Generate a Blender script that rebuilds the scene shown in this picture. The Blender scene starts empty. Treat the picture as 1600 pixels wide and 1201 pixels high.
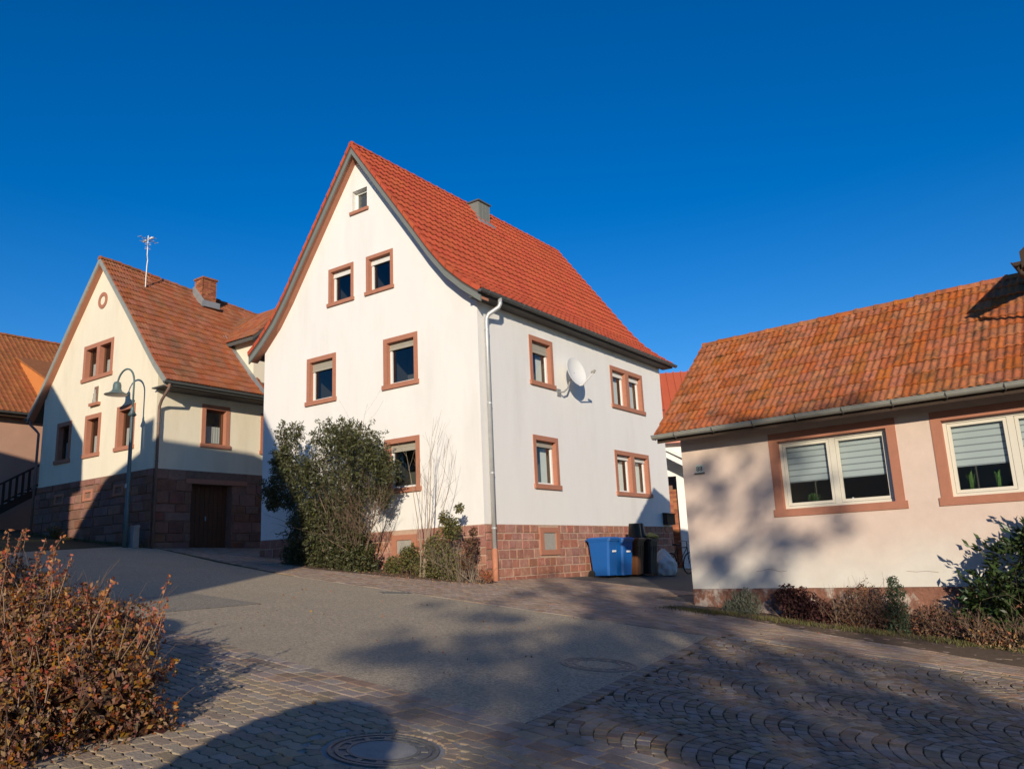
import bpy, bmesh, math, random
import numpy as np
from mathutils import Vector, Matrix
from mathutils.geometry import delaunay_2d_cdt

random.seed(7); RNG = np.random.default_rng(7)
scene = bpy.context.scene
C = scene.collection
R = math.radians
CAMZ = 1.464

# ------------------------------------------------------------------ camera
cam_d = bpy.data.cameras.new('camera'); cam = bpy.data.objects.new('camera', cam_d); C.objects.link(cam)
cam_d.sensor_fit = 'HORIZONTAL'; cam_d.sensor_width = 36.0; cam_d.lens = 36.0 * 1253.89 / 1600.0
cam_d.clip_start = 0.05; cam_d.clip_end = 2000
PITCH, ROLL = 0.2122, -0.0435
_f = Vector((0, math.cos(PITCH), math.sin(PITCH))); _r = Vector((1, 0, 0)); _u = Vector((0, -math.sin(PITCH), math.cos(PITCH)))
_r2 = _r * math.cos(ROLL) + _u * math.sin(ROLL); _u2 = -_r * math.sin(ROLL) + _u * math.cos(ROLL)
cam.matrix_world = Matrix(((_r2.x, _u2.x, -_f.x, 0), (_r2.y, _u2.y, -_f.y, 0), (_r2.z, _u2.z, -_f.z, CAMZ), (0, 0, 0, 1)))
scene.camera = cam

# ------------------------------------------------------------------ sky, sun, exposure
SUN_AZ, SUN_EL = R(1.0), R(15.5)
LIGHT = Vector((math.sin(SUN_AZ) * math.cos(SUN_EL), math.cos(SUN_AZ) * math.cos(SUN_EL), -math.sin(SUN_EL)))
world = bpy.data.worlds.new('World'); scene.world = world; world.use_nodes = True
wn = world.node_tree; wn.nodes.clear()
sky = wn.nodes.new('ShaderNodeTexSky'); sky.sky_type = 'NISHITA'; sky.sun_disc = False
sky.sun_elevation = SUN_EL; sky.sun_rotation = math.pi + SUN_AZ
sky.altitude = 250; sky.air_density = 1.0; sky.dust_density = 0.12; sky.ozone_density = 3.5
hs = wn.nodes.new('ShaderNodeHueSaturation'); hs.inputs['Saturation'].default_value = 1.36; hs.inputs['Hue'].default_value = .5115; hs.inputs['Value'].default_value = 1.0
bg = wn.nodes.new('ShaderNodeBackground'); bg.inputs['Strength'].default_value = 0.13
wo = wn.nodes.new('ShaderNodeOutputWorld')
wn.links.new(sky.outputs[0], hs.inputs['Color']); wn.links.new(hs.outputs[0], bg.inputs[0]); wn.links.new(bg.outputs[0], wo.inputs[0])
sun_d = bpy.data.lights.new('sun', 'SUN'); sun_d.energy = 4.55; sun_d.angle = R(0.53); sun_d.color = (1.0, 0.88, 0.71)
sun = bpy.data.objects.new('sun', sun_d); C.objects.link(sun)
sun.rotation_euler = LIGHT.to_track_quat('-Z', 'Y').to_euler(); sun.location = (0, -20, 20)
vs_ = scene.view_settings
vs_.view_transform = 'Standard'; vs_.look = 'None'; vs_.exposure = 0.0; vs_.gamma = 1.0; vs_.use_curve_mapping = False

# ------------------------------------------------------------------ materials
MATS = {}
def mat(name, col, rough=0.85, var=0.0, vscale=3.0, isl=0.0, hue=0.0, bump=0.0, bscale=60.0, metal=0.0, col2=None, mixscale=1.2,
        mixlo=0.45, mixhi=0.65, spec=0.3, sat=0.0, transl=0.0, stretch=None):
    """procedural principled: base, second colour through noise, per-island value/hue variation, fine bump"""
    m = bpy.data.materials.new(name); m.use_nodes = True; nt = m.node_tree; N = nt.nodes; L = nt.links
    p = N['Principled BSDF']; p.inputs['Roughness'].default_value = rough; p.inputs['Metallic'].default_value = metal
    p.inputs['Specular IOR Level'].default_value = spec
    tc = N.new('ShaderNodeNewGeometry'); vec = tc.outputs['Position']
    if stretch:
        mp = N.new('ShaderNodeMapping'); mp.inputs['Scale'].default_value = stretch; L.new(vec, mp.inputs[0]); svec = mp.outputs[0]
    else: svec = vec
    rgb = N.new('ShaderNodeRGB'); rgb.outputs[0].default_value = (*col, 1); out = rgb.outputs[0]
    if col2 is not None:
        n = N.new('ShaderNodeTexNoise'); n.inputs['Scale'].default_value = mixscale; n.inputs['Detail'].default_value = 8; n.inputs['Roughness'].default_value = .65
        L.new(svec, n.inputs['Vector'])
        r = N.new('ShaderNodeMapRange'); r.inputs['From Min'].default_value = mixlo; r.inputs['From Max'].default_value = mixhi; L.new(n.outputs['Fac'], r.inputs['Value'])
        mx = N.new('ShaderNodeMix'); mx.data_type = 'RGBA'; L.new(r.outputs[0], mx.inputs['Factor']); L.new(out, mx.inputs['A']); mx.inputs['B'].default_value = (*col2, 1)
        out = mx.outputs['Result']
    if var > 0:
        n = N.new('ShaderNodeTexNoise'); n.inputs['Scale'].default_value = vscale; n.inputs['Detail'].default_value = 10; n.inputs['Roughness'].default_value = .7
        L.new(svec, n.inputs['Vector'])
        r = N.new('ShaderNodeMapRange'); r.inputs['From Min'].default_value = .3; r.inputs['From Max'].default_value = .7
        r.inputs['To Min'].default_value = 1 - var; r.inputs['To Max'].default_value = 1 + var; L.new(n.outputs['Fac'], r.inputs['Value'])
        h = N.new('ShaderNodeHueSaturation'); L.new(out, h.inputs['Color']); L.new(r.outputs[0], h.inputs['Value']); out = h.outputs[0]
    if isl > 0 or hue > 0 or sat > 0:
        g = N.new('ShaderNodeNewGeometry'); oi = N.new('ShaderNodeObjectInfo')
        ad = N.new('ShaderNodeMath'); ad.operation = 'ADD'; L.new(g.outputs['Random Per Island'], ad.inputs[0]); L.new(oi.outputs['Random'], ad.inputs[1])
        fr = N.new('ShaderNodeMath'); fr.operation = 'FRACT'; L.new(ad.outputs[0], fr.inputs[0])
        wnz = N.new('ShaderNodeTexWhiteNoise'); wnz.noise_dimensions = '1D'; L.new(fr.outputs[0], wnz.inputs['W'])
        h = N.new('ShaderNodeHueSaturation'); L.new(out, h.inputs['Color'])
        r = N.new('ShaderNodeMapRange'); r.inputs['To Min'].default_value = 1 - isl; r.inputs['To Max'].default_value = 1 + isl; L.new(fr.outputs[0], r.inputs['Value']); L.new(r.outputs[0], h.inputs['Value'])
        sp = N.new('ShaderNodeSeparateColor'); L.new(wnz.outputs['Color'], sp.inputs[0])
        r = N.new('ShaderNodeMapRange'); r.inputs['To Min'].default_value = .5 - hue; r.inputs['To Max'].default_value = .5 + hue; L.new(sp.outputs[0], r.inputs['Value']); L.new(r.outputs[0], h.inputs['Hue'])
        r = N.new('ShaderNodeMapRange'); r.inputs['To Min'].default_value = 1 - sat; r.inputs['To Max'].default_value = 1 + sat * .3; L.new(sp.outputs[1], r.inputs['Value']); L.new(r.outputs[0], h.inputs['Saturation'])
        out = h.outputs[0]
    L.new(out, p.inputs['Base Color'])
    if bump > 0:
        n = N.new('ShaderNodeTexNoise'); n.inputs['Scale'].default_value = bscale; n.inputs['Detail'].default_value = 6; L.new(vec, n.inputs['Vector'])
        b = N.new('ShaderNodeBump'); b.inputs['Strength'].default_value = bump; b.inputs['Distance'].default_value = .02; L.new(n.outputs['Fac'], b.inputs['Height']); L.new(b.outputs[0], p.inputs['Normal'])
    if transl > 0:
        t = N.new('ShaderNodeBsdfTranslucent'); L.new(out, t.inputs['Color']); ms = N.new('ShaderNodeMixShader'); ms.inputs[0].default_value = transl
        L.new(p.outputs[0], ms.inputs[1]); L.new(t.outputs[0], ms.inputs[2]); L.new(ms.outputs[0], N['Material Output'].inputs['Surface'])
    MATS[name] = m
    return m

M = MATS
mat('white_render', (.83, .805, .755), .9, var=.025, vscale=1.1, bump=.3, bscale=90, col2=(.74, .71, .655), mixscale=.8, mixlo=.5, mixhi=.85, stretch=(1.6, 1.6, .35))
mat('cream_render', (.81, .73, .56), .9, var=.05, vscale=.8, bump=.25, bscale=80, col2=(.72, .63, .46), mixscale=.7, mixlo=.5, mixhi=.75, stretch=(1.4, 1.4, .35))
mat('sandstone_trim', (.43, .185, .115), .85, var=.08, vscale=6, bump=.15, bscale=80)
mat('sandstone_block', (.36, .150, .098), .9, var=.2, vscale=7, isl=.16, hue=.008, sat=.15, bump=.6, bscale=30, col2=(.50, .27, .19), mixscale=5, mixlo=.5, mixhi=.75)
mat('old_sandstone_block', (.27, .120, .078), .92, var=.3, vscale=6, isl=.2, hue=.01, sat=.2, bump=.9, bscale=18, col2=(.20, .10, .07), mixscale=3, mixlo=.45, mixhi=.7)
mat('light_mortar', (.50, .345, .25), .95, var=.12, vscale=9, bump=.4, bscale=70)
mat('dark_mortar', (.24, .14, .10), .95, var=.2, vscale=9, bump=.4, bscale=60)
mat('orange_tile', (.465, .086, .034), .7, var=.10, vscale=5, isl=.10, hue=.004, bump=.15, bscale=60, spec=.4)
mat('brown_tile', (.33, .103, .040), .85, var=.22, vscale=4, isl=.14, hue=.006, sat=.1, bump=.3, bscale=40, col2=(.20, .105, .052), mixscale=.9, mixlo=.52, mixhi=.7)
mat('weathered_tile', (.42, .122, .032), .88, var=.2, vscale=14, isl=.13, hue=.006, sat=.1, bump=.4, bscale=45, col2=(.085, .060, .035), mixscale=6.5, mixlo=.48, mixhi=.74)
mat('far_tile', (.33, .115, .04), .85, var=.2, vscale=5, isl=.14, hue=.006, bump=.3, bscale=40)
mat('red_metal', (.48, .105, .045), .45, var=.05, vscale=3, spec=.5)
mat('grey_paint', (.19, .20, .18), .6, var=.05, vscale=5)
mat('dark_soffit', (.10, .095, .085), .8, var=.1)
mat('zinc', (.50, .51, .50), .38, var=.1, vscale=5, metal=.25, spec=.5)
mat('dark_zinc', (.11, .115, .11), .55, var=.12, vscale=6, metal=.1)
mat('pale_gutter', (.36, .36, .31), .5, var=.12, vscale=6, metal=.25)
mat('clay_pipe', (.50, .21, .12), .7, var=.12, vscale=6)
mat('brown_pipe', (.20, .13, .10), .6, var=.15, vscale=8)
mat('white_plastic', (.80, .79, .75), .35, spec=.5)
mat('cream_plastic', (.74, .69, .56), .4, spec=.5)
mat('shutter_slat', (.38, .345, .275), .6, var=.05)
mat('white_shutter', (.72, .70, .64), .6, var=.04)
mat('brown_wood', (.13, .055, .028), .7, var=.25, vscale=12, bump=.2, bscale=60, stretch=(6, 6, 1))
mat('dark_wood', (.055, .035, .024), .8, var=.25, vscale=10, stretch=(6, 6, 1))
mat('lace', (.72, .72, .70), .9, transl=.3)
mat('blind_fabric', (.66, .71, .72), .9, var=.03, transl=.15)
mat('blind_band', (.33, .36, .38), .9, transl=.15)
mat('room', (.10, .095, .085), .95)
mat('brick_red', (.34, .12, .06), .9, var=.3, vscale=8, isl=.3, hue=.01, bump=.4)
mat('grey_flashing', (.34, .35, .34), .5, var=.15, metal=.4)
mat('blue_plastic', (.007, .10, .36), .42, var=.06, vscale=5, spec=.5)
mat('black_plastic', (.016, .017, .017), .5, var=.2, spec=.4)
mat('brown_plastic', (.10, .038, .014), .5, var=.15)
mat('yellow_bag', (.42, .34, .08), .55, var=.2)
mat('white_sack', (.62, .62, .58), .6, var=.1, vscale=12, bump=.6, bscale=14)
mat('rubber', (.02, .02, .02), .8)
mat('lamp_paint', (.10, .15, .15), .45, var=.08, spec=.5)
mat('lamp_white', (.72, .73, .70), .4)
mat('steel', (.32, .32, .31), .45, metal=.3)
mat('dish_white', (.74, .73, .69), .5, var=.03)
mat('bark', (.15, .11, .075), .95, var=.3, vscale=15, bump=.6, bscale=40)
mat('twig', (.24, .16, .11), .95, isl=.2)
mat('pale_twig', (.32, .25, .18), .95, isl=.2)
mat('evergreen_leaf', (.092, .096, .030), .5, isl=.55, hue=.04, sat=.35, spec=.4, transl=.25)
mat('laurel_leaf', (.045, .075, .022), .38, isl=.45, hue=.02, spec=.5, transl=.2)
mat('autumn_leaf', (.27, .110, .026), .7, isl=.6, hue=.035, sat=.4, transl=.3)
mat('autumn_tip', (.44, .15, .055), .7, isl=.35, hue=.03, sat=.2, transl=.35)
mat('olive_leaf', (.15, .14, .035), .7, isl=.45, hue=.05, sat=.3, transl=.3)
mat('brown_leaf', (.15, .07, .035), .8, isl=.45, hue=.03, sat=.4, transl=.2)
mat('wine_leaf', (.075, .028, .024), .7, isl=.45, hue=.03, transl=.2)
mat('lavender_leaf', (.12, .13, .095), .85, isl=.35, hue=.02, transl=.15)
mat('conifer_leaf', (.055, .085, .045), .7, isl=.4, hue=.03, transl=.15)
mat('grass_blade', (.14, .125, .035), .8, isl=.45, hue=.06, sat=.3, transl=.25)
mat('dead_leaf', (.24, .12, .05), .85, isl=.5, hue=.03, sat=.3)
mat('soil', (.13, .088, .055), .95, var=.3, vscale=10, bump=.8, bscale=20)
mat('houseplant_leaf', (.10, .20, .045), .5, isl=.35, hue=.02, transl=.3)
mat('pot', (.35, .15, .08), .8)
mat('cast_iron', (.20, .19, .17), .6, var=.25, vscale=20, metal=.3, bump=.3, bscale=80)
mat('concrete', (.36, .335, .29), .9, var=.14, vscale=12, bump=.3, bscale=80)
mat('fan_sett', (.285, .195, .122), .8, var=.2, vscale=14, isl=.28, hue=.02, sat=.45, bump=.5, bscale=35, col2=(.25, .20, .145), mixscale=.8, mixlo=.45, mixhi=.65)
mat('border_sett', (.33, .24, .165), .85, var=.16, vscale=14, isl=.2, hue=.015, sat=.4, bump=.4, bscale=40)
mat('wave_paver', (.38, .285, .185), .9, var=.16, vscale=9, isl=.14, hue=.01, sat=.25, bump=.4, bscale=60)
mat('brick_paver', (.37, .25, .165), .9, var=.16, vscale=9, isl=.2, hue=.015, sat=.3, bump=.4, bscale=50)
mat('joint_bed', (.075, .062, .036), .98, var=.4, vscale=6, bump=.6, bscale=60, col2=(.10, .105, .03), mixscale=.9, mixlo=.5, mixhi=.65)
mat('pink_plaster_far', (.50, .29, .20), .9, var=.08, vscale=1.2)
mat('orange_board', (.62, .22, .06), .8, var=.08)
mat('plate_white', (.60, .62, .55), .5)
mat('ink', (.02, .02, .02), .6)
mat('print_white', (.75, .75, .75), .6)
mat('black_bike', (.02, .02, .022), .4)

def asphalt_mat(name, base, dark):
    m = bpy.data.materials.new(name); m.use_nodes = True; nt = m.node_tree; N = nt.nodes; L = nt.links; p = N['Principled BSDF']
    p.inputs['Roughness'].default_value = .88; p.inputs['Specular IOR Level'].default_value = .25
    tc = N.new('ShaderNodeTexCoord')
    a = N.new('ShaderNodeTexVoronoi'); a.inputs['Scale'].default_value = 60; L.new(tc.outputs['Object'], a.inputs['Vector'])
    s = N.new('ShaderNodeSeparateColor'); L.new(a.outputs['Color'], s.inputs[0])
    r = N.new('ShaderNodeValToRGB'); r.color_ramp.elements[0].color = (*[b * .62 for b in base], 1); r.color_ramp.elements[1].color = (*[min(.6, b * 1.35) for b in base], 1)
    L.new(s.outputs[0], r.inputs[0])
    n = N.new('ShaderNodeTexNoise'); n.inputs['Scale'].default_value = .7; n.inputs['Detail'].default_value = 9; n.inputs['Roughness'].default_value = .7; L.new(tc.outputs['Object'], n.inputs['Vector'])
    mr = N.new('ShaderNodeMapRange'); mr.inputs['From Min'].default_value = .45; mr.inputs['From Max'].default_value = .75; mr.inputs['To Max'].default_value = .7; L.new(n.outputs['Fac'], mr.inputs['Value'])
    mx = N.new('ShaderNodeMix'); mx.data_type = 'RGBA'; L.new(mr.outputs[0], mx.inputs['Factor']); L.new(r.outputs[0], mx.inputs['A']); mx.inputs['B'].default_value = (*dark, 1)
    L.new(mx.outputs['Result'], p.inputs['Base Color'])
    b = N.new('ShaderNodeBump'); b.inputs['Strength'].default_value = .6; b.inputs['Distance'].default_value = .006; L.new(a.outputs['Distance'], b.inputs['Height']); L.new(b.outputs[0], p.inputs['Normal'])
    MATS[name] = m
asphalt_mat('asphalt', (.44, .355, .24), (.37, .30, .205))
asphalt_mat('dark_asphalt', (.13, .115, .095), (.11, .10, .08))  # driveway tone, darkened to put its shade into the colour
asphalt_mat('asphalt_shadow', (.30, .26, .195), (.26, .225, .17))  # darker road tone for the painted shadow patch

def cottage_plaster():
    """pink render, bleached and lime-washed towards the foot of the wall with an uneven border"""
    m = bpy.data.materials.new('pink_render'); m.use_nodes = True; nt = m.node_tree; N = nt.nodes; L = nt.links; p = N['Principled BSDF']
    p.inputs['Roughness'].default_value = .92; p.inputs['Specular IOR Level'].default_value = .2
    tc = N.new('ShaderNodeTexCoord'); sx = N.new('ShaderNodeSeparateXYZ'); L.new(tc.outputs['Object'], sx.inputs[0])
    n = N.new('ShaderNodeTexNoise'); n.inputs['Scale'].default_value = 1.3; n.inputs['Detail'].default_value = 7; L.new(tc.outputs['Object'], n.inputs['Vector'])
    ma = N.new('ShaderNodeMath'); ma.operation = 'MULTIPLY_ADD'; ma.inputs[1].default_value = .9; L.new(n.outputs['Fac'], ma.inputs[0]); L.new(sx.outputs['Z'], ma.inputs[2])
    mr = N.new('ShaderNodeMapRange'); mr.inputs['From Min'].default_value = .95; mr.inputs['From Max'].default_value = 1.75; L.new(ma.outputs[0], mr.inputs['Value'])
    mx = N.new('ShaderNodeMix'); mx.data_type = 'RGBA'; L.new(mr.outputs[0], mx.inputs['Factor']); mx.inputs['A'].default_value = (.74, .695, .60, 1); mx.inputs['B'].default_value = (.72, .565, .46, 1)
    n2 = N.new('ShaderNodeTexNoise'); n2.inputs['Scale'].default_value = 2.2; n2.inputs['Detail'].default_value = 9; n2.inputs['Roughness'].default_value = .7; L.new(tc.outputs['Object'], n2.inputs['Vector'])
    r2 = N.new('ShaderNodeMapRange'); r2.inputs['From Min'].default_value = .3; r2.inputs['From Max'].default_value = .7; r2.inputs['To Min'].default_value = .93; r2.inputs['To Max'].default_value = 1.06; L.new(n2.outputs['Fac'], r2.inputs['Value'])
    h = N.new('ShaderNodeHueSaturation'); L.new(mx.outputs['Result'], h.inputs['Color']); L.new(r2.outputs[0], h.inputs['Value']); L.new(h.outputs[0], p.inputs['Base Color'])
    n3 = N.new('ShaderNodeTexNoise'); n3.inputs['Scale'].default_value = 110; n3.inputs['Detail'].default_value = 4; L.new(tc.outputs['Object'], n3.inputs['Vector'])
    b = N.new('ShaderNodeBump'); b.inputs['Strength'].default_value = .35; b.inputs['Distance'].default_value = .02; L.new(n3.outputs['Fac'], b.inputs['Height']); L.new(b.outputs[0], p.inputs['Normal'])
    MATS['pink_render'] = m
cottage_plaster()
mat('peeling_plinth', (.25, .115, .075), .95, var=.4, vscale=5, bump=.9, bscale=25, col2=(.47, .38, .31), mixscale=3.2, mixlo=.49, mixhi=.58)

def glass_mat():
    m = bpy.data.materials.new('window_glass'); m.use_nodes = True; nt = m.node_tree; N = nt.nodes; L = nt.links; N.remove(N['Principled BSDF'])
    t = N.new('ShaderNodeBsdfTransparent'); t.inputs[0].default_value = (.86, .90, .88, 1)
    g = N.new('ShaderNodeBsdfGlossy'); g.inputs['Roughness'].default_value = .01
    ge = N.new('ShaderNodeNewGeometry'); dt = N.new('ShaderNodeVectorMath'); dt.operation = 'DOT_PRODUCT'; L.new(ge.outputs['Incoming'], dt.inputs[0]); L.new(ge.outputs['Normal'], dt.inputs[1])
    ab = N.new('ShaderNodeMath'); ab.operation = 'ABSOLUTE'; L.new(dt.outputs['Value'], ab.inputs[0]); om = N.new('ShaderNodeMath'); om.operation = 'SUBTRACT'; om.inputs[0].default_value = 1; L.new(ab.outputs[0], om.inputs[1])
    pw = N.new('ShaderNodeMath'); pw.operation = 'POWER'; pw.inputs[1].default_value = 4.0; L.new(om.outputs[0], pw.inputs[0])
    fr = N.new('ShaderNodeMath'); fr.operation = 'MULTIPLY_ADD'; fr.inputs[1].default_value = .9; fr.inputs[2].default_value = .10; L.new(pw.outputs[0], fr.inputs[0])
    ms = N.new('ShaderNodeMixShader'); L.new(fr.outputs[0], ms.inputs[0]); L.new(t.outputs[0], ms.inputs[1]); L.new(g.outputs[0], ms.inputs[2]); L.new(ms.outputs[0], N['Material Output'].inputs['Surface'])
    MATS['window_glass'] = m
glass_mat()

# ------------------------------------------------------------------ helpers
def gz(x, y):
    """the sloping village ground: up the street to the left and slightly up to the back, levelling off far away"""
    d = math.hypot(x, y - 12); k = 1.0 if d < 45 else 45.0 / d
    return (-0.09406 * x + 0.04578 * (y - 12)) * k + 0.04578 * 12
def P_(p, q):  # street coordinates (p along the street, q across) -> x, y
    return (.769 * p + .639 * q, -.639 * p + .769 * q)

class Fr:
    """a wall frame: s along the wall, d outwards, w up"""
    def __init__(s, O, h, n): s.O = Vector(O); s.h = Vector(h); s.n = Vector(n); s.z = Vector((0, 0, 1)); s.flip = s.h.cross(s.n).dot(s.z) < 0
    def P(s, a, d, w): return s.O + s.h * a + s.n * d + s.z * w
WORLD = Fr((0, 0, 0), (1, 0, 0), (0, 1, 0))
BOXF = [(0, 3, 2, 1), (4, 5, 6, 7), (0, 1, 5, 4), (1, 2, 6, 5), (2, 3, 7, 6), (3, 0, 4, 7)]

class MB:
    def __init__(s): s.v = []; s.f = []; s.mi = []
    def add(s, v, f, m=0, flip=False):
        o = len(s.v); s.v += [tuple(x) for x in v]
        for q in f:
            q = tuple(i + o for i in q); s.f.append(q[::-1] if flip else q); s.mi.append(m)
        return s
    def box(s, fr, a0, a1, d0, d1, w0, w1, m=0):
        return s.add([fr.P(*c) for c in ((a0, d0, w0), (a1, d0, w0), (a1, d1, w0), (a0, d1, w0), (a0, d0, w1), (a1, d0, w1), (a1, d1, w1), (a0, d1, w1))], BOXF, m, fr.flip)
    def hexa(s, pts, m=0): return s.add(pts, BOXF, m)
    def quad(s, a, b, c, d, m=0): return s.add([a, b, c, d], [(0, 1, 2, 3)], m)
    def ring(s, fr, o, i, d0, d1, m=0):
        """rectangular frame between outer (s0,s1,w0,w1) and inner rect"""
        (a0, a1, w0, w1), (b0, b1, v0, v1) = o, i
        s.box(fr, a0, a1, d0, d1, v1, w1, m); s.box(fr, a0, a1, d0, d1, w0, v0, m); s.box(fr, a0, b0, d0, d1, v0, v1, m); s.box(fr, b1, a1, d0, d1, v0, v1, m); return s
    def tube(s, pts, r, n=8, m=0, cap=True):
        pts = [Vector(p) for p in pts]; rr = r if isinstance(r, (list, tuple)) else [r] * len(pts); o = len(s.v); up = None
        for k, p in enumerate(pts):
            t = (pts[min(k + 1, len(pts) - 1)] - pts[max(k - 1, 0)]).normalized()
            if up is None: up = t.orthogonal().normalized()
            up = (up - t * up.dot(t)); up = up.normalized() if up.length > 1e-6 else t.orthogonal().normalized()
            b = t.cross(up)
            for j in range(n):
                a = 2 * math.pi * j / n; s.v.append(tuple(p + (up * math.cos(a) + b * math.sin(a)) * rr[k]))
        for k in range(len(pts) - 1):
            for j in range(n):
                j2 = (j + 1) % n; s.f.append((o + k * n + j, o + k * n + j2, o + (k + 1) * n + j2, o + (k + 1) * n + j)); s.mi.append(m)
        if cap:
            s.f.append(tuple(o + j for j in range(n))[::-1]); s.f.append(tuple(o + (len(pts) - 1) * n + j for j in range(n))); s.mi += [m, m]
        return s
    def lathe(s, prof, n=24, c=(0, 0, 0), M4=None, m=0):
        o = len(s.v); c = Vector(c)
        for (r, z) in prof:
            for j in range(n):
                a = 2 * math.pi * j / n; p = Vector((r * math.cos(a), r * math.sin(a), z))
                if M4 is not None: p = M4 @ p
                s.v.append(tuple(p + c))
        for k in range(len(prof) - 1):
            for j in range(n):
                j2 = (j + 1) % n; s.f.append((o + k * n + j, o + k * n + j2, o + (k + 1) * n + j2, o + (k + 1) * n + j)); s.mi.append(m)
        return s
    def prism(s, poly, fr, d0, d1, m=0):
        n = len(poly); s.add([fr.P(a, d0, w) for a, w in poly] + [fr.P(a, d1, w) for a, w in poly],
                             [tuple(range(n)), tuple(range(2 * n - 1, n - 1, -1))] + [(i, n + i, n + (i + 1) % n, (i + 1) % n) for i in range(n)], m, not fr.flip)
        return s
    def mesh(s, name, mats, smooth=False):
        me = bpy.data.meshes.new(name); me.from_pydata(s.v, [], s.f)
        for mm in (mats if isinstance(mats, (list, tuple)) else [mats]): me.materials.append(M[mm])
        if any(s.mi): me.polygons.foreach_set('material_index', s.mi)
        if smooth: me.polygons.foreach_set('use_smooth', [True] * len(me.polygons))
        me.update(); return me
    def build(s, name, mats, parent=None, smooth=False, recalc=False):
        me = s.mesh(name, mats, smooth)
        if recalc:
            bm = bmesh.new(); bm.from_mesh(me); bmesh.ops.recalc_face_normals(bm, faces=bm.faces); bm.to_mesh(me); bm.free()
        return link(name, me, parent)

def link(name, me, parent=None):
    o = bpy.data.objects.new(name, me); C.objects.link(o)
    if parent is not None: o.parent = parent
    return o
def tag(o, label=None, cat=None, group=None, kind=None):
    if label: o['label'] = label
    if cat: o['category'] = cat
    if group: o['group'] = group
    if kind: o['kind'] = kind
    return o
def thing(name, label, cat, loc, rz=0, group=None):
    o = bpy.data.objects.new(name, None); C.objects.link(o); o.location = loc; o.rotation_euler = (0, 0, rz); o.empty_display_size = .2
    return tag(o, label, cat, group)
def copy_tree(o, parent=None):
    c = o.copy(); C.objects.link(c); c.parent = parent
    for ch in o.children: copy_tree(ch, c)
    return c

CAM = Vector((0, 0, CAMZ))
def cam_px(p):
    """pixel of a world point in the photograph, only for choosing which repeats show largest"""
    d = p - CAM; z = d.dot(_f)
    if z < .1: return None
    return (800 + 1253.9 * d.dot(_r2) / z, 600.5 - 1253.9 * d.dot(_u2) / z, z)
def in_view(p, m=30):
    q = cam_px(p); return q is not None and -m < q[0] < 1600 + m and -m < q[1] < 1201 + m

def wall(name, fr, outline, holes, material, parent, extra=None):
    """flat wall of any outline with rectangular openings cut through"""
    pts = [Vector(p) for p in outline]; edges = [(i, (i + 1) % len(pts)) for i in range(len(pts))]
    for (a0, a1, w0, w1) in holes:
        k = len(pts); pts += [Vector((a0, w0)), Vector((a1, w0)), Vector((a1, w1)), Vector((a0, w1))]; edges += [(k, k + 1), (k + 1, k + 2), (k + 2, k + 3), (k + 3, k)]
    V, E, F, *_ = delaunay_2d_cdt(pts, edges, [], 0, 1e-5)
    def inside(p):
        c = False; n = len(outline)
        for i in range(n):
            (x1, y1), (x2, y2) = outline[i], outline[(i + 1) % n]
            if (y1 > p.y) != (y2 > p.y) and p.x < (x2 - x1) * (p.y - y1) / (y2 - y1) + x1: c = not c
        return c
    fs = []
    for f in F:
        c = sum((V[i] for i in f), Vector((0, 0))) / len(f)
        if not inside(c): continue
        if any(a0 < c.x < a1 and w0 < c.y < w1 for a0, a1, w0, w1 in holes): continue
        fs.append(tuple(f))
    mb = MB(); mb.add([fr.P(v.x, 0, v.y) for v in V], fs, 0, fr.flip)
    if extra: extra(mb)
    return mb.build(name, material, parent)

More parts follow.
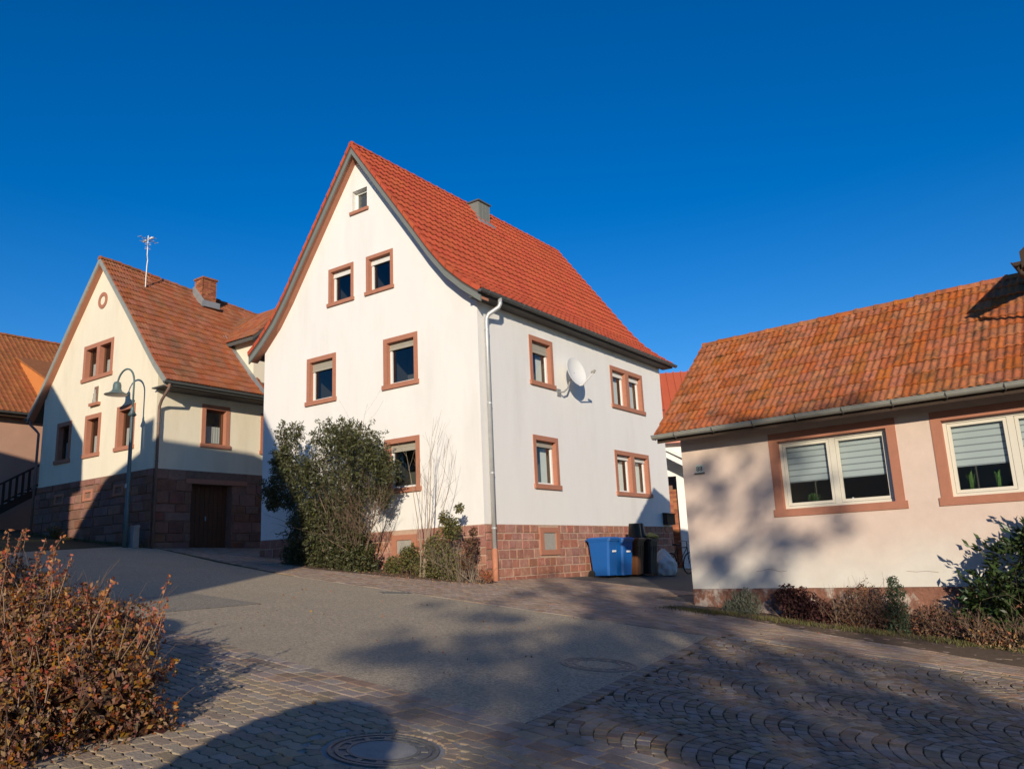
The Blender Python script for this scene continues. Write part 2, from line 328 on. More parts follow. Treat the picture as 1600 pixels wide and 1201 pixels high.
def window(parent, fr, o, trim=.13, sill=.10, depth=.17, frame='white_plastic', fw=.065, shutter=.2, shut_mat='shutter_slat', mull=0, sash_mull=False,
           curtain=None, trim_mat='sandstone_trim', proud=.022, sill_proud=.06, mid_trim=.0, blind=0, top_trim=None, name='window'):
    """surround mesh (the part) with frame, pane, sill, shutter, curtain as sub-parts. o = outer rectangle. returns the wall opening"""
    a0, a1, w0, w1 = o; tt = trim if top_trim is None else top_trim
    i = (a0 + trim, a1 - trim, w0 + sill, w1 - tt)
    mb = MB()
    mb.box(fr, a0, a1, -depth, proud, i[3], w1); mb.box(fr, a0, i[0], -depth, proud, i[2], i[3]); mb.box(fr, i[1], a1, -depth, proud, i[2], i[3])
    cells = [(i[0], i[1])]
    if mid_trim:
        cx = (i[0] + i[1]) / 2; mb.box(fr, cx - mid_trim / 2, cx + mid_trim / 2, -depth, proud, i[2], i[3]); cells = [(i[0], cx - mid_trim / 2), (cx + mid_trim / 2, i[1])]
    w = mb.build(name, trim_mat, parent)
    MB().box(fr, a0 - .035, a1 + .035, -depth, sill_proud, w0, i[2]).build('sill', trim_mat, w)
    for (b0, b1) in cells:
        wt = i[3]
        if shutter:
            sb = MB(); n = max(2, int(shutter / .045)); wt2 = i[3]
            for k in range(n):
                z1 = i[3] - k * shutter / n; z0 = z1 - shutter / n + .004; sb.box(fr, b0 + .004, b1 - .004, -.115 - (.006 if k == n - 1 else 0), -.10 + (.012 if k == n - 1 else .003 * (k % 2)), z0, z1)
            sb.build('roller_shutter', shut_mat, w)
        D = -depth
        outer = (b0, b1, i[2], wt); sashes = [outer]
        fm = MB()
        if sash_mull:
            c = (b0 + b1) / 2; fm.ring(fr, outer, (b0 + .05, b1 - .05, i[2] + .05, wt - .05), D, D + .06)
            fm.box(fr, c - .05, c + .05, D + .003, D + .052, i[2] + .05, wt - .05)
            sashes = [(b0 + .05, c - .05, i[2] + .05, wt - .05), (c + .05, b1 - .05, i[2] + .05, wt - .05)]
            sf = []
            for (x0, x1, y0, y1) in sashes:
                inn = (x0 + fw, x1 - fw, y0 + fw, y1 - fw); fm.ring(fr, (x0 + .006, x1 - .006, y0 + .006, y1 - .006), inn, D, D + .045); sf.append(inn)
            panes = sf
        else:
            inn = (b0 + fw, b1 - fw, i[2] + fw, wt - fw); fm.ring(fr, outer, inn, D, D + .05); panes = [inn]
            if mull:
                c = (inn[0] + inn[1]) / 2; fm.box(fr, c - .03, c + .03, D + .004, D + .046, inn[2], inn[3]); panes = [(inn[0], c - .03, inn[2], inn[3]), (c + .03, inn[1], inn[2], inn[3])]
        fm.build('window_frame', frame, w)
        for q in panes:
            g = MB(); g.quad(fr.P(q[0], D + .02, q[2]), fr.P(q[1], D + .02, q[2]), fr.P(q[1], D + .02, q[3]), fr.P(q[0], D + .02, q[3])); g.build('pane', 'window_glass', w)
            if curtain == 'half':
                cm = MB(); n = 14; hgt = q[2] + (q[3] - q[2]) * .55
                cm.add([fr.P(q[0] + (q[1] - q[0]) * k / n, D - .05 - .012 * (k % 2), zz) for zz in (q[2], hgt) for k in range(n + 1)], [(k, k + 1, n + 2 + k, n + 1 + k) for k in range(n)]); cm.build('curtain', 'lace', w)
            elif curtain in ('side', 'both'):
                for sd in ((1,) if curtain == 'side' else (0, 1)):
                    cm = MB(); n = 12; wd = (q[1] - q[0]) * .36; x0 = q[1] - wd if sd else q[0]
                    cm.add([fr.P(x0 + wd * k / n, D - .10 - .03 * (k % 2), zz) for zz in (q[2] - .1, q[3] + .1) for k in range(n + 1)], [(k, k + 1, n + 2 + k, n + 1 + k) for k in range(n)]); cm.build('curtain', 'lace', w)
            if blind:
                bm_ = MB(); hh = (q[3] - q[2]); zb = q[3] - hh * blind; n = 6; step = (q[3] - zb) / n
                for k in range(n):
                    z1 = q[3] - k * step; bm_.box(fr, q[0] - .01, q[1] + .01, D - .045, D - .035, z1 - step * .80, z1, 0); bm_.box(fr, q[0] - .01, q[1] + .01, D - .043, D - .037, z1 - step, z1 - step * .80, 1)
                bm_.build('pleated_blind', ['blind_fabric', 'blind_band'], w)
    # the room behind
    rm = MB(); e = -depth - .004; bk = -depth - 1.1
    A = [fr.P(a0 + .02, e, w0 + .02), fr.P(a1 - .02, e, w0 + .02), fr.P(a1 - .02, e, w1 - .02), fr.P(a0 + .02, e, w1 - .02)]
    B = [fr.P(a0 - .3, bk, w0 - .2), fr.P(a1 + .3, bk, w0 - .2), fr.P(a1 + .3, bk, w1 + .1), fr.P(a0 - .3, bk, w1 + .1)]
    rm.add(A + B, [(4, 5, 6, 7), (0, 1, 5, 4), (1, 2, 6, 5), (2, 3, 7, 6), (3, 0, 4, 7)]); rm.build('room', 'room', w)
    return (a0 + .02, a1 - .02, w0 + .02, w1 - .02)

# roof tiles ---------------------------------------------------------
def tile_mesh(name, w, E, material, waves=1, amp=.018, th=.028, seg=5):
    Lg = E * 1.10; n = seg * waves; v = []; f = []
    def wave(x):
        t = (x / w * waves) % 1.0; return amp * (0.5 - 0.5 * math.cos(2 * math.pi * t)) if waves > 1 else amp * (math.cos(2 * math.pi * (t - .12)) * .6 + math.cos(4 * math.pi * (t - .12)) * .25)
    xs = [w * 1.03 * k / n for k in range(n + 1)]
    for x in xs: v.append((x, -.012, wave(x) + th - .026))
    for x in xs: v.append((x, 0, wave(x) + th))
    for x in xs: v.append((x, Lg, wave(x)))
    q = n + 1
    for k in range(n): f.append((k, k + 1, q + k + 1, q + k)); f.append((q + k, q + k + 1, 2 * q + k + 1, 2 * q + k))
    v += [(0, 0, -.02), (0, Lg, -.03), (w * 1.03, 0, -.02), (w * 1.03, Lg, -.03)]; b = 3 * q
    f.append((q, 2 * q, b + 1, b)); f.append((q + n, b + 2, b + 3, 2 * q + n))
    me = bpy.data.meshes.new(name); me.from_pydata(v, [], f); me.materials.append(M[material]); me.update()
    return me, np.array(v), f

def profile_at(prof, t):
    for (d0, w0), (d1, w1) in zip(prof, prof[1:]):
        l = math.hypot(d1 - d0, w1 - w0)
        if t <= l: k = t / l; return d0 + (d1 - d0) * k, w0 + (w1 - w0) * k, math.atan2(w1 - w0, d0 - d1)
        t -= l
    l = math.hypot(d1 - d0, w1 - w0); return d1 + (d1 - d0) * t / l, w1 + (w1 - w0) * t / l, math.atan2(w1 - w0, d0 - d1)

def tile_slope(root, fr, prof, s0, s1, tm, w, E, keep=None, sag=0.0, jit=.004):
    """returns list of (matrix in root space, world position)"""
    total = sum(math.hypot(b[0] - a[0], b[1] - a[1]) for a, b in zip(prof, prof[1:])); rows = int(round(total / E)); Ee = total / rows
    cols = int(round((s1 - s0) / w)); ww = (s1 - s0) / cols; res = []
    for r in range(rows):
        d, wz, th = profile_at(prof, r * Ee); d2, w2, _ = profile_at(prof, r * Ee + Ee * 1.0); th = math.atan2(w2 - wz, d - d2)
        Y = -fr.n * math.cos(th) + fr.z * math.sin(th); Zv = fr.n * math.sin(th) + fr.z * math.cos(th); X = fr.h
        for c in range(cols):
            s = s0 + c * ww
            if keep and not keep(s + ww / 2, d, wz): continue
            p = fr.P(s, d, wz - sag * (max(0, s) if sag > 0 else min(0, s)) * r / rows) + Zv * (random.uniform(0, jit)) + Y * random.uniform(-jit, jit)
            m = Matrix((( X.x * ww / w, Y.x, Zv.x, p.x), (X.y * ww / w, Y.y, Zv.y, p.y), (X.z, Y.z, Zv.z, p.z), (0, 0, 0, 1))) @ Matrix.Rotation(random.gauss(0, jit * .8), 4, 'Z')
            res.append(m)
    return res

def place_repeats(name, mats_, me, V, F, parent, mat_name, limit=300, stuff_name=None, world=None, hidden=()):
    """the `limit` copies that show largest become objects, the rest one joined part"""
    W = world if world is not None else Matrix.Identity(4)
    def score(m):
        p = (W @ m).translation; q = cam_px(p)
        return q[2] if (q and -20 < q[0] < 1620 and -20 < q[1] < 1221) else 1e6 + (p - CAM).length
    order = sorted(mats_, key=score); near, rest = order[:limit], order[limit:] + list(hidden)
    for m in near:
        o = link(name, me, parent); o.matrix_local = m
    if rest:
        A = np.array([[list(r) for r in m] for m in rest]); nv = len(V)
        pts = np.einsum('nij,vj->nvi', A[:, :3, :3], V) + A[:, None, :3, 3]
        faces = []
        for k in range(len(rest)):
            b = k * nv; faces += [tuple(i + b for i in f) for f in F]
        big = bpy.data.meshes.new(stuff_name or name + 's'); big.from_pydata(pts.reshape(-1, 3).tolist(), [], faces); big.materials.append(M[mat_name]); big.update()
        o = link(stuff_name or name + 's', big, parent); o['kind'] = 'stuff'
    return

def root_matrix(loc, rz): return Matrix.Translation(loc) @ Matrix.Rotation(rz, 4, 'Z')

def stones(parent, fr, a0, a1, wtop, ground_fn, material, hr, wr, gap=.016, skip=None, name='stone', proud=(.02, .05), jit=.012):
    """coursed rubble: every stone a small chamfered block of its own"""
    z = wtop
    while True:
        h = random.uniform(*hr); z1 = z - gap / 2; z0 = z - h + gap / 2
        if z1 < min(ground_fn(a0), ground_fn(a1)) - .02: break
        a = a0 + random.uniform(-.15, 0)
        while a < a1 - .05:
            wd = random.uniform(*wr); b0 = max(a, a0) + gap / 2; b1 = min(a + wd, a1) - gap / 2
            if a1 - (a + wd) < .12: b1 = a1; wd = a1 - a + .01
            a += wd
            if b1 - b0 < .05: continue
            if z1 < ground_fn((b0 + b1) / 2) - .02: continue
            parts = [(b0, b1)]
            if skip:
                new = []
                for (x0, x1) in parts:
                    cut = False
                    for (k0, k1, v0, v1) in skip:
                        if x1 > k0 and x0 < k1 and z1 > v0 and z0 < v1:
                            cut = True
                            if k0 - x0 > .07: new.append((x0, k0 - .005))
                            if x1 - k1 > .07: new.append((k1 + .005, x1))
                    if not cut: new.append((x0, x1))
                parts = new
            for (x0, x1) in parts:
                p = random.uniform(*proud); j = lambda: random.uniform(-jit, jit) * .6; c = .012
                B = [(x0 + j(), -.01, z0 + j()), (x1 + j(), -.01, z0 + j()), (x1 + j(), -.01, z1 + j()), (x0 + j(), -.01, z1 + j())]
                cx, cz = (x0 + x1) / 2, (z0 + z1) / 2
                T = [(q[0] + (c if q[0] < cx else -c), p + random.uniform(-.006, .006), q[2] + (c if q[2] < cz else -c)) for q in B]
                Mid = [(q[0], p * .55, q[2]) for q in B]
                mb = MB(); mb.add([fr.P(*q) for q in B + Mid + T], [(0, 1, 5, 4), (1, 2, 6, 5), (2, 3, 7, 6), (3, 0, 4, 7), (4, 5, 9, 8), (5, 6, 10, 9), (6, 7, 11, 10), (7, 4, 8, 11), (8, 9, 10, 11)], 0, fr.flip)
                mb.build(name, material, parent)
        z -= h

# foliage ------------------------------------------------------------
def leaf_mesh(name, centers, size, material, parent=None, aspect=.45, dirs=None, spread=1.0, fold=.15, sizevar=.35):
    n = len(centers); c = np.asarray(centers, float)
    d = RNG.normal(size=(n, 3)) * spread
    if dirs is not None: d = d + np.asarray(dirs)
    d /= np.linalg.norm(d, axis=1)[:, None] + 1e-9
    r = RNG.normal(size=(n, 3)); s = np.cross(d, r); s /= np.linalg.norm(s, axis=1)[:, None] + 1e-9; nn = np.cross(d, s)
    L = size * (1 + sizevar * RNG.uniform(-1, 1, n))[:, None]
    b = c - d * L * .5; t = c + d * L * .5; l = c + s * L * aspect * .5 + nn * L * fold; rr = c - s * L * aspect * .5 + nn * L * fold
    v = np.stack([b, l, t, rr], 1).reshape(-1, 3)
    me = bpy.data.meshes.new(name); me.vertices.add(4 * n); me.vertices.foreach_set('co', v.ravel())
    me.loops.add(4 * n); me.loops.foreach_set('vertex_index', np.arange(4 * n)); me.polygons.add(n); me.polygons.foreach_set('loop_start', np.arange(n) * 4)
    me.update(calc_edges=True); me.materials.append(M[material]); return link(name, me, parent)
def in_blob(n, c, r, shell=.45):
    """points in an ellipsoid, denser to the outside"""
    d = RNG.normal(size=(n, 3)); d /= np.linalg.norm(d, axis=1)[:, None]
    rad = RNG.uniform(shell, 1, n) ** .6 * (1 + .18 * np.sin(d[:, 0] * 7 + c[0] * 3) * np.cos(d[:, 2] * 6 + c[1]))
    return np.asarray(c) + d * rad[:, None] * np.asarray(r)
def branch(mb, p, d, ln, r, depth, n=4, bend=.25, up=.1, kids=(2, 4), tips=None, spread=.7):
    pts = [Vector(p)]; dd = Vector(d).normalized(); rs = [r]
    for k in range(n):
        dd = (dd + Vector((random.gauss(0, bend), random.gauss(0, bend), random.gauss(0, bend) + up)) * .5).normalized(); pts.append(pts[-1] + dd * ln / n); rs.append(max(r * (1 - .75 * (k + 1) / n), .0015))
    mb.tube(pts, rs, 5 if r > .02 else 3, cap=False)
    if tips is not None and depth <= 1: tips += pts[1:]
    if depth > 0:
        for _ in range(random.randint(*kids)):
            k = random.randint(1, n - 1) if n > 1 else 1; q = pts[k]
            nd = (dd + Vector((random.gauss(0, spread), random.gauss(0, spread), random.gauss(0, spread * .6)))).normalized()
            branch(mb, q, nd, ln * random.uniform(.45, .7), rs[k] * .62, depth - 1, n, bend, up, kids, tips, spread)

# ------------------------------------------------------------------ ground, road, paving
def sheet(name, poly, lift, material, kind='structure', res=None, holes=(), zfn=gz):
    """a polygon draped on the slope"""
    pts = [Vector(p) for p in poly]; edges = [(i, (i + 1) % len(pts)) for i in range(len(pts))]
    V, E, F, *_ = delaunay_2d_cdt(pts, edges, [], 1, 1e-5)
    me = bpy.data.meshes.new(name); me.from_pydata([(v.x, v.y, zfn(v.x, v.y) + lift) for v in V], [], [tuple(f) for f in F]); me.materials.append(M[material]); me.update()
    o = link(name, me); return tag(o, kind=kind)

def build_ground():
    n = 81; xs = [(-1 if t < 0 else 1) * abs(t) ** 2.2 * 400 for t in np.linspace(-1, 1, n)]
    v = [(x, y + 12, gz(x, y + 12)) for y in xs for x in xs]; f = [(j * n + i, j * n + i + 1, (j + 1) * n + i + 1, (j + 1) * n + i) for j in range(n - 1) for i in range(n - 1)]
    me = bpy.data.meshes.new('ground'); me.from_pydata(v, [], f); me.materials.append(M['joint_bed']); me.update(); tag(link('ground', me), kind='structure')
build_ground()
ROAD = [P_(-60, 4.72), P_(-20, 4.72), P_(-3.95, 4.72), P_(-4.25, 6.2), P_(-4.75, 8.2), P_(-5.4, 10.45), P_(-15.5, 10.45), P_(-19, 10.95), P_(-25.6, 12.4), P_(-60, 13.5)]
sheet('asphalt_road', ROAD, .012, 'asphalt')
sheet('road_shadow_patch', [(-5.9, 11.62), (-5.35, 13.35), (-3.9, 12.45), (-4.75, 10.85)], .016, 'asphalt_shadow')  # thin dark sheet painted in place of a crisp shadow on the road
DRIVE = [(1.0, 17.0), (3.4, 15.3), (6.0, 18.0), (11.5, 26.0), (14, 34), (7, 34), (3.4, 25.0), (.4, 20.8)]
sheet('driveway', DRIVE, .006, 'dark_asphalt')
sheet('planting_bed_soil', [(3.25, 15.15), (3.66, 13.95), (4.23, 12.86), (4.79, 11.9), (5.36, 11.26), (5.97, 10.2), (8.5, 7.2), (10.5, 9.5), (7.2, 13.4), (3.6, 15.95)], .02, 'soil')

def sett_mesh(name, poly, inset, h, material):
    n = len(poly); v = [(x, y, 0) for x, y in poly]; cx = sum(p[0] for p in poly) / n; cy = sum(p[1] for p in poly) / n
    v += [(x, y, h * .84) for x, y in poly]
    for x, y in poly:
        d = math.hypot(x - cx, y - cy); k = 1 - inset / d; v.append((cx + (x - cx) * k, cy + (y - cy) * k, h))
    f = [(i, (i + 1) % n, n + (i + 1) % n, n + i) for i in range(n)] + [(n + i, n + (i + 1) % n, 2 * n + (i + 1) % n, 2 * n + i) for i in range(n)] + [tuple(range(2 * n, 3 * n))]
    me = bpy.data.meshes.new(name); me.from_pydata(v, [], f); me.materials.append(M[material]); me.update(); return me, np.array(v), f
_tx = math.atan(-0.09406); _ty = math.atan(0.04578)
SLOPE = Vector((0.09406, -0.04578, 1)).normalized()
def on_slope(p, q, ang, sx=1.0, sy=1.0, lift=.002, tilt=.012):
    x, y = P_(p, q); base = math.atan2(-.639, .769) + ang
    X = Vector((math.cos(base), math.sin(base), 0)); nrm = (SLOPE + Vector((random.gauss(0, tilt), random.gauss(0, tilt), 0))).normalized()
    X = (X - nrm * X.dot(nrm)).normalized(); Y = nrm.cross(X)
    return Matrix(((X.x * sx, Y.x * sy, nrm.x, x), (X.y * sx, Y.y * sy, nrm.y, y), (X.z * sx, Y.z * sy, nrm.z, gz(x, y) + lift + random.uniform(0, .004)), (0, 0, 0, 1)))
MAN2 = (-.89, 5.31); MAN1 = (.77, 8.77)
def pq(x, y): return (.769 * x - .639 * y, .639 * x + .769 * y)
m2p, m2q = pq(*MAN2)
def paving(name, mats_, me, V, F, material, part, limit=300):
    """an empty structure at the paving that carries its stones"""
    root = bpy.data.objects.new(name, None); C.objects.link(root); tag(root, kind='structure')
    place_repeats(part, mats_, me, V, F, root, material, limit, part + 's')
    return root
def build_paving():
    # segmental arches of small setts on the right
    s = .104; me, V, F = sett_mesh('paving_sett', [(-.5 * s, -.46 * s), (.5 * s, -.5 * s), (.48 * s, .5 * s), (-.5 * s, .47 * s)], .010, .016, 'fan_sett')
    res = []; B = 1.22; rise = .28; step = .113; nst = 12
    def road_right(q): return -3.95 - (q - 4.72) * (1.45 / 5.73)
    for band in range(-1, 7):
        q0 = 4.72 + band * B + B / 2
        for i in range(-60, 75):
            for k in range(nst):
                t = (k + .5) / nst - .5; q = q0 + t * B; p = i * step - rise * (1 - 4 * t * t) + (0.05 if band % 2 else 0)
                if q < 4.74 or q > 10.55 or p < road_right(q) + .16 or p > 4.5: continue
                ang = math.atan2(8 * rise * t / B, 1) * -1
                res.append(on_slope(p + random.gauss(0, .003), q + random.gauss(0, .002), ang, random.uniform(.92, 1.0) * (.25 + .75 * math.cos(ang)), (.955 / (.15 + .85 * math.cos(ang))) * random.uniform(.95, 1.02), lift=-.003, tilt=.010))
    # the straight row of larger setts along the road's end
    for k in range(54):
        q = 4.78 + k * .108; res.append(on_slope(road_right(q) + .09, q, .25, 1.25, .95))
    paving('arched_sett_paving', res, me, V, F, 'fan_sett', 'paving_sett')
    # border rows along the road edge and across the forecourt
    me, V, F = sett_mesh('border_stone', [(-.5, -.5), (.5, -.5), (.5, .5), (-.5, .5)], .05, .016, 'border_sett')
    res = []
    for row in range(4):
        q = 4.18 + row * .155; p = -22 + random.random() * .2
        while p < 4.5:
            l = random.uniform(.16, .26); res.append(on_slope(p + l / 2, q, 0, l - .014, .143)); p += l
    for row in range(2):
        q = 10.62 + row * .13; p = -5.2
        while p < 4.5:
            l = random.uniform(.16, .24); res.append(on_slope(p + l / 2, q + .0, 0, l - .014, .118)); p += l
    p = -15
    while p < -5.3:
        l = random.uniform(.16, .22); res.append(on_slope(p + l / 2, 10.52, 0, l - .014, .118)); p += l
    paving('kerb_sett_border', res, me, V, F, 'border_sett', 'border_stone')
    # wave-edged concrete pavers at the camera's feet
    Lp, Wp, dz = .225, .1125, .011
    def zig(x): t = (x / (Lp / 2)) % 1.0; return dz * (4 * abs(t - .5) - 1)
    g = .006; xs = [-Lp / 2 + g + (Lp - 2 * g) * k / 8 for k in range(9)]
    poly = [(x, -Wp / 2 + g + zig(x)) for x in xs] + [(x, Wp / 2 - g + zig(x)) for x in xs[::-1]]
    me, V, F = sett_mesh('concrete_paver', poly, .007, .016, 'wave_paver')
    res = []
    for r in range(30):
        q = 4.1 - Wp / 2 - r * Wp
        for k in range(-70, 14):
            p = k * Lp + (Lp / 2 if r % 2 else 0)
            if p > 1.5 or p < -13: continue
            if math.hypot(p - m2p, q - m2q) < .47: continue
            res.append(on_slope(p, q, 0, tilt=.006))
    for rad, n in ((.425, 24), (.54, 0)):
        for k in range(n):
            a = 2 * math.pi * k / n; res.append(on_slope(m2p + rad * math.cos(a), m2q + rad * math.sin(a), a + math.pi / 2, .47, .80))
    paving('wave_paver_forecourt', res, me, V, F, 'wave_paver', 'concrete_paver')
    # brick pavers between the road and the houses
    me, V, F = sett_mesh('brick_paver', [(-.097, -.047), (.097, -.047), (.097, .047), (-.097, .047)], .008, .014, 'brick_paver')
    res = []
    for r in range(66):
        q = 10.63 + r * .1
        for k in range(-128, 0):
            p = k * .2 + (.1 if r % 2 else 0); x, y = P_(p, q)
            if p > -5.3 and q < 10.9: continue
            if p < -15.5 and q < 10.55 + (-15.5 - p) * .193: continue
            # in front of the gable, not under the house, not beyond the driveway
            gx, gy = x + .7878, y - 19.1118; u = -.819 * gx + .574 * gy; v = .574 * gx + .819 * gy
            if v > -.12 and 0 < u < 8.3: continue
            if u <= 0 and v > 4 + 0 * u: continue
            if u > 12.6 or q > 17.2: continue
            hx, hy = x - 3.323, y - 16; rs = .759 * hx - .651 * hy; rd = .651 * hx + .759 * hy
            if rs > -.1 and rd > -1.15: continue
            if rs > -1.2 and rd > .3 - 0: continue
            res.append(on_slope(p, q, 0, tilt=.01))
    for r in range(8):
        for k in range(-26, 25):
            p = k * .2 + (.1 if r % 2 else 0); q = 10.95 + r * .1; x, y = P_(p, q); hx, hy = x - 3.323, y - 16; rs = .759 * hx - .651 * hy; rd = .651 * hx + .759 * hy
            if p < -5.3 or rd > -1.15: continue
            res.append(on_slope(p, q, 0, tilt=.01))
    paving('brick_paved_forecourt', res, me, V, F, 'brick_paver', 'brick_paver')
build_paving()

def manhole(loc, r, label, fill):
    x, y = loc; t = thing('manhole_cover', label, 'manhole', (x, y, gz(x, y)), 0, 'manhole covers'); t.rotation_euler = SLOPE.to_track_quat('Z', 'Y').to_euler()
    n = 48; b = .014
    mb = MB(); mb.lathe([(r, 0), (r, b + .006), (r * .93, b + .006), (r * .93, b - .004), (r * .87, b - .004), (r * .87, b + .004), (r * .80, b + .004), (r * .80, b - .004)], n); mb.build('rim', 'cast_iron', t)
    mb = MB(); mb.lathe([(r * .80, 0), (r * .80, b - .003), (r * .66, b - .003), (r * .66, b + .004), (r * .60, b + .004), (r * .60, b)], n); mb.build('lid_ring', 'cast_iron', t)
    for k in range(12):
        a = 2 * math.pi * k / 12; c, s = math.cos(a), math.sin(a); fr = Fr((0, 0, 0), (c, s, 0), (-s, c, 0)); MB().box(fr, r * .665, r * .795, -.02, .02, 0, b + .003).build('rib', 'cast_iron', t)
    MB().lathe([(r * 1.0, .008), (r * 1.62, .008)], n).build('collar', 'concrete' if fill == 'concrete' else 'asphalt', t) if fill == 'concrete' else None
    mb = MB(); mb.lathe([(r * .60, b - .001), (r * .3, b + .001), (.001, b + .001)], n); mb.build('lid_infill', fill, t)
manhole(MAN1, .40, 'round manhole cover set in the grey asphalt road', 'asphalt')
manhole(MAN2, .345, 'round manhole cover with concrete middle among wavy pavers', 'concrete')
def grate():
    x, y = -2.28, 15.15; t = thing('drain_grate', 'small rectangular iron drain grate at the far road edge', 'drain grate', (x, y, gz(x, y) + .012), math.atan2(-.639, .769))
    fr = WORLD; tilt = SLOPE.to_track_quat('Z', 'Y').to_matrix().to_4x4(); t.matrix_world = Matrix.Translation((x, y, gz(x, y) + .012)) @ tilt @ Matrix.Rotation(math.atan2(-.639, .769), 4, 'Z')
    MB().ring(fr, (-.26, .26, 0, 0), (0, 0, 0, 0), 0, 0) if 0 else None
    mb = MB(); mb.box(fr, -.27, .27, -.19, -.16, 0, .012).box(fr, -.27, .27, .16, .19, 0, .012).box(fr, -.27, -.24, -.16, .16, 0, .012).box(fr, .24, .27, -.16, .16, 0, .012); mb.build('frame', 'cast_iron', t)
    for k in range(9): MB().box(fr, -.225 + k * .05, -.2 + k * .05, -.16, .16, 0, .010).build('bar', 'cast_iron', t)
    MB().box(fr, -.24, .24, -.16, .16, -.06, .001).build('pit', 'rubber', t)
grate()

# ------------------------------------------------------------------ houses: shared roof pieces
def roof_deck(mb, fr, prof, s0, s1, top=.05, th=.12, m=0, sag=0.0):
    tot = sum(math.hypot(b[0] - a[0], b[1] - a[1]) for a, b in zip(prof, prof[1:])); acc = 0
    for (d0, w0), (d1, w1) in zip(prof, prof[1:]):
        f0 = acc / tot; acc += math.hypot(d1 - d0, w1 - w0); f1 = acc / tot
        def Q(s, d, w, f, o): return fr.P(s, d, w - o - sag * abs(s) * f * (abs(s) > .5))
        mb.hexa([Q(s0, d0, w0, f0, top + th), Q(s1, d0, w0, f0, top + th), Q(s1, d1, w1, f1, top + th), Q(s0, d1, w1, f1, top + th), Q(s0, d0, w0, f0, top), Q(s1, d0, w0, f0, top), Q(s1, d1, w1, f1, top), Q(s0, d1, w1, f1, top)], m)
    return mb
def half_round(mb, fr, d, w, s0, s1, r=.075, n=8, th=.012):
    """open half-round gutter with a rolled front rim"""
    pts = [(d + rr * math.cos(math.pi + math.pi * k / n), w + rr * math.sin(math.pi + math.pi * k / n)) for rr in (r, r - th) for k in range(n + 1)]
    o = len(mb.v); mb.v += [tuple(fr.P(s, a, b)) for s in (s0, s1) for a, b in pts]; q = 2 * (n + 1)
    for k in range(n):
        for off in (0, n + 1): mb.f.append((o + off + k, o + off + k + 1, o + q + off + k + 1, o + q + off + k)); mb.mi.append(0)
        for e in (0, q): mb.f.append((o + e + k, o + e + k + 1, o + e + n + 1 + k + 1, o + e + n + 1 + k)); mb.mi.append(0)
    # end caps
    for e in (0, q): mb.f.append(tuple(o + e + k for k in range(n + 1))); mb.mi.append(0)
    mb.tube([fr.P(s0, d + r, w + .003), fr.P(s1, d + r, w + .003)], .011, 6)
    return mb
def ridge_caps(parent, fr, d, w, s0, s1, material, r=.115, step=.37, name='ridge_tile', sag=0.0):
    n = int((s1 - s0) / step); st = (s1 - s0) / n; mb = MB(); k = 7; v = []; f = []
    for (x, rr) in ((0, r * 1.12), (.05, r * 1.12), (.06, r), (st * 1.03, r * .97)):
        for j in range(k + 1):
            a = math.pi * (-.04 + 1.08 * j / k); v.append((x, rr * math.cos(a), rr * math.sin(a) * .92))
    for i in range(3):
        for j in range(k): f.append((i * (k + 1) + j, i * (k + 1) + j + 1, (i + 1) * (k + 1) + j + 1, (i + 1) * (k + 1) + j))
    f.append(tuple(range(k + 1)))
    me = bpy.data.meshes.new(name); me.from_pydata(v, [], f); me.materials.append(M[material]); me.update()
    X = fr.h; Y = -fr.n
    for i in range(n):
        p = fr.P(s0 + i * st, d, w - sag * max(0, s0 + i * st)) + Vector((0, 0, random.uniform(-.006, .006))); o = link(name, me, parent)
        o.matrix_local = Matrix(((X.x, Y.x, 0, p.x), (X.y, Y.y, 0, p.y), (0, 0, 1, p.z), (0, 0, 0, 1)))
def verge_tiles(parent, fr, prof, s, E, material, drop=.12, wd=.12, sgn=1):
    total = sum(math.hypot(b[0] - a[0], b[1] - a[1]) for a, b in zip(prof, prof[1:])); rows = int(round(total / E)); Ee = total / rows
    for r in range(rows):
        d, w, _ = profile_at(prof, r * Ee); d2, w2, _ = profile_at(prof, r * Ee + Ee * 1.08); th = math.atan2(w2 - w, d - d2)
        nv = Vector((0, 0, 0)) + fr.n * math.sin(th) + fr.z * math.cos(th); a = fr.P(s, d, w); b = fr.P(s, d2, w2); h = fr.h * sgn
        t0, t1 = nv * .045, nv * .02; dr = fr.z * -drop
        mb = MB(); q = [a + dr, a + dr + h * .022, b + dr + h * .022, b + dr, a + t0, a + h * .022 + t0, b + h * .022 + t1, b + t1]; mb.hexa(q)
        q = [a + t0 - nv * .025 + h * .022, a + t0 - nv * .025 + h * wd, b + t1 - nv * .025 + h * wd, b + t1 - nv * .025 + h * .022, a + t0 + h * .022, a + t0 + h * wd, b + t1 + h * wd, b + t1 + h * .022]; mb.hexa(q)
        mb.build('verge_tile', material, parent)
def clamp_ring(mb, p, r, ax=(0, 0, 1)):
    ax = Vector(ax); mb.tube([Vector(p) - ax * .02, Vector(p) + ax * .02], r, 10); return mb

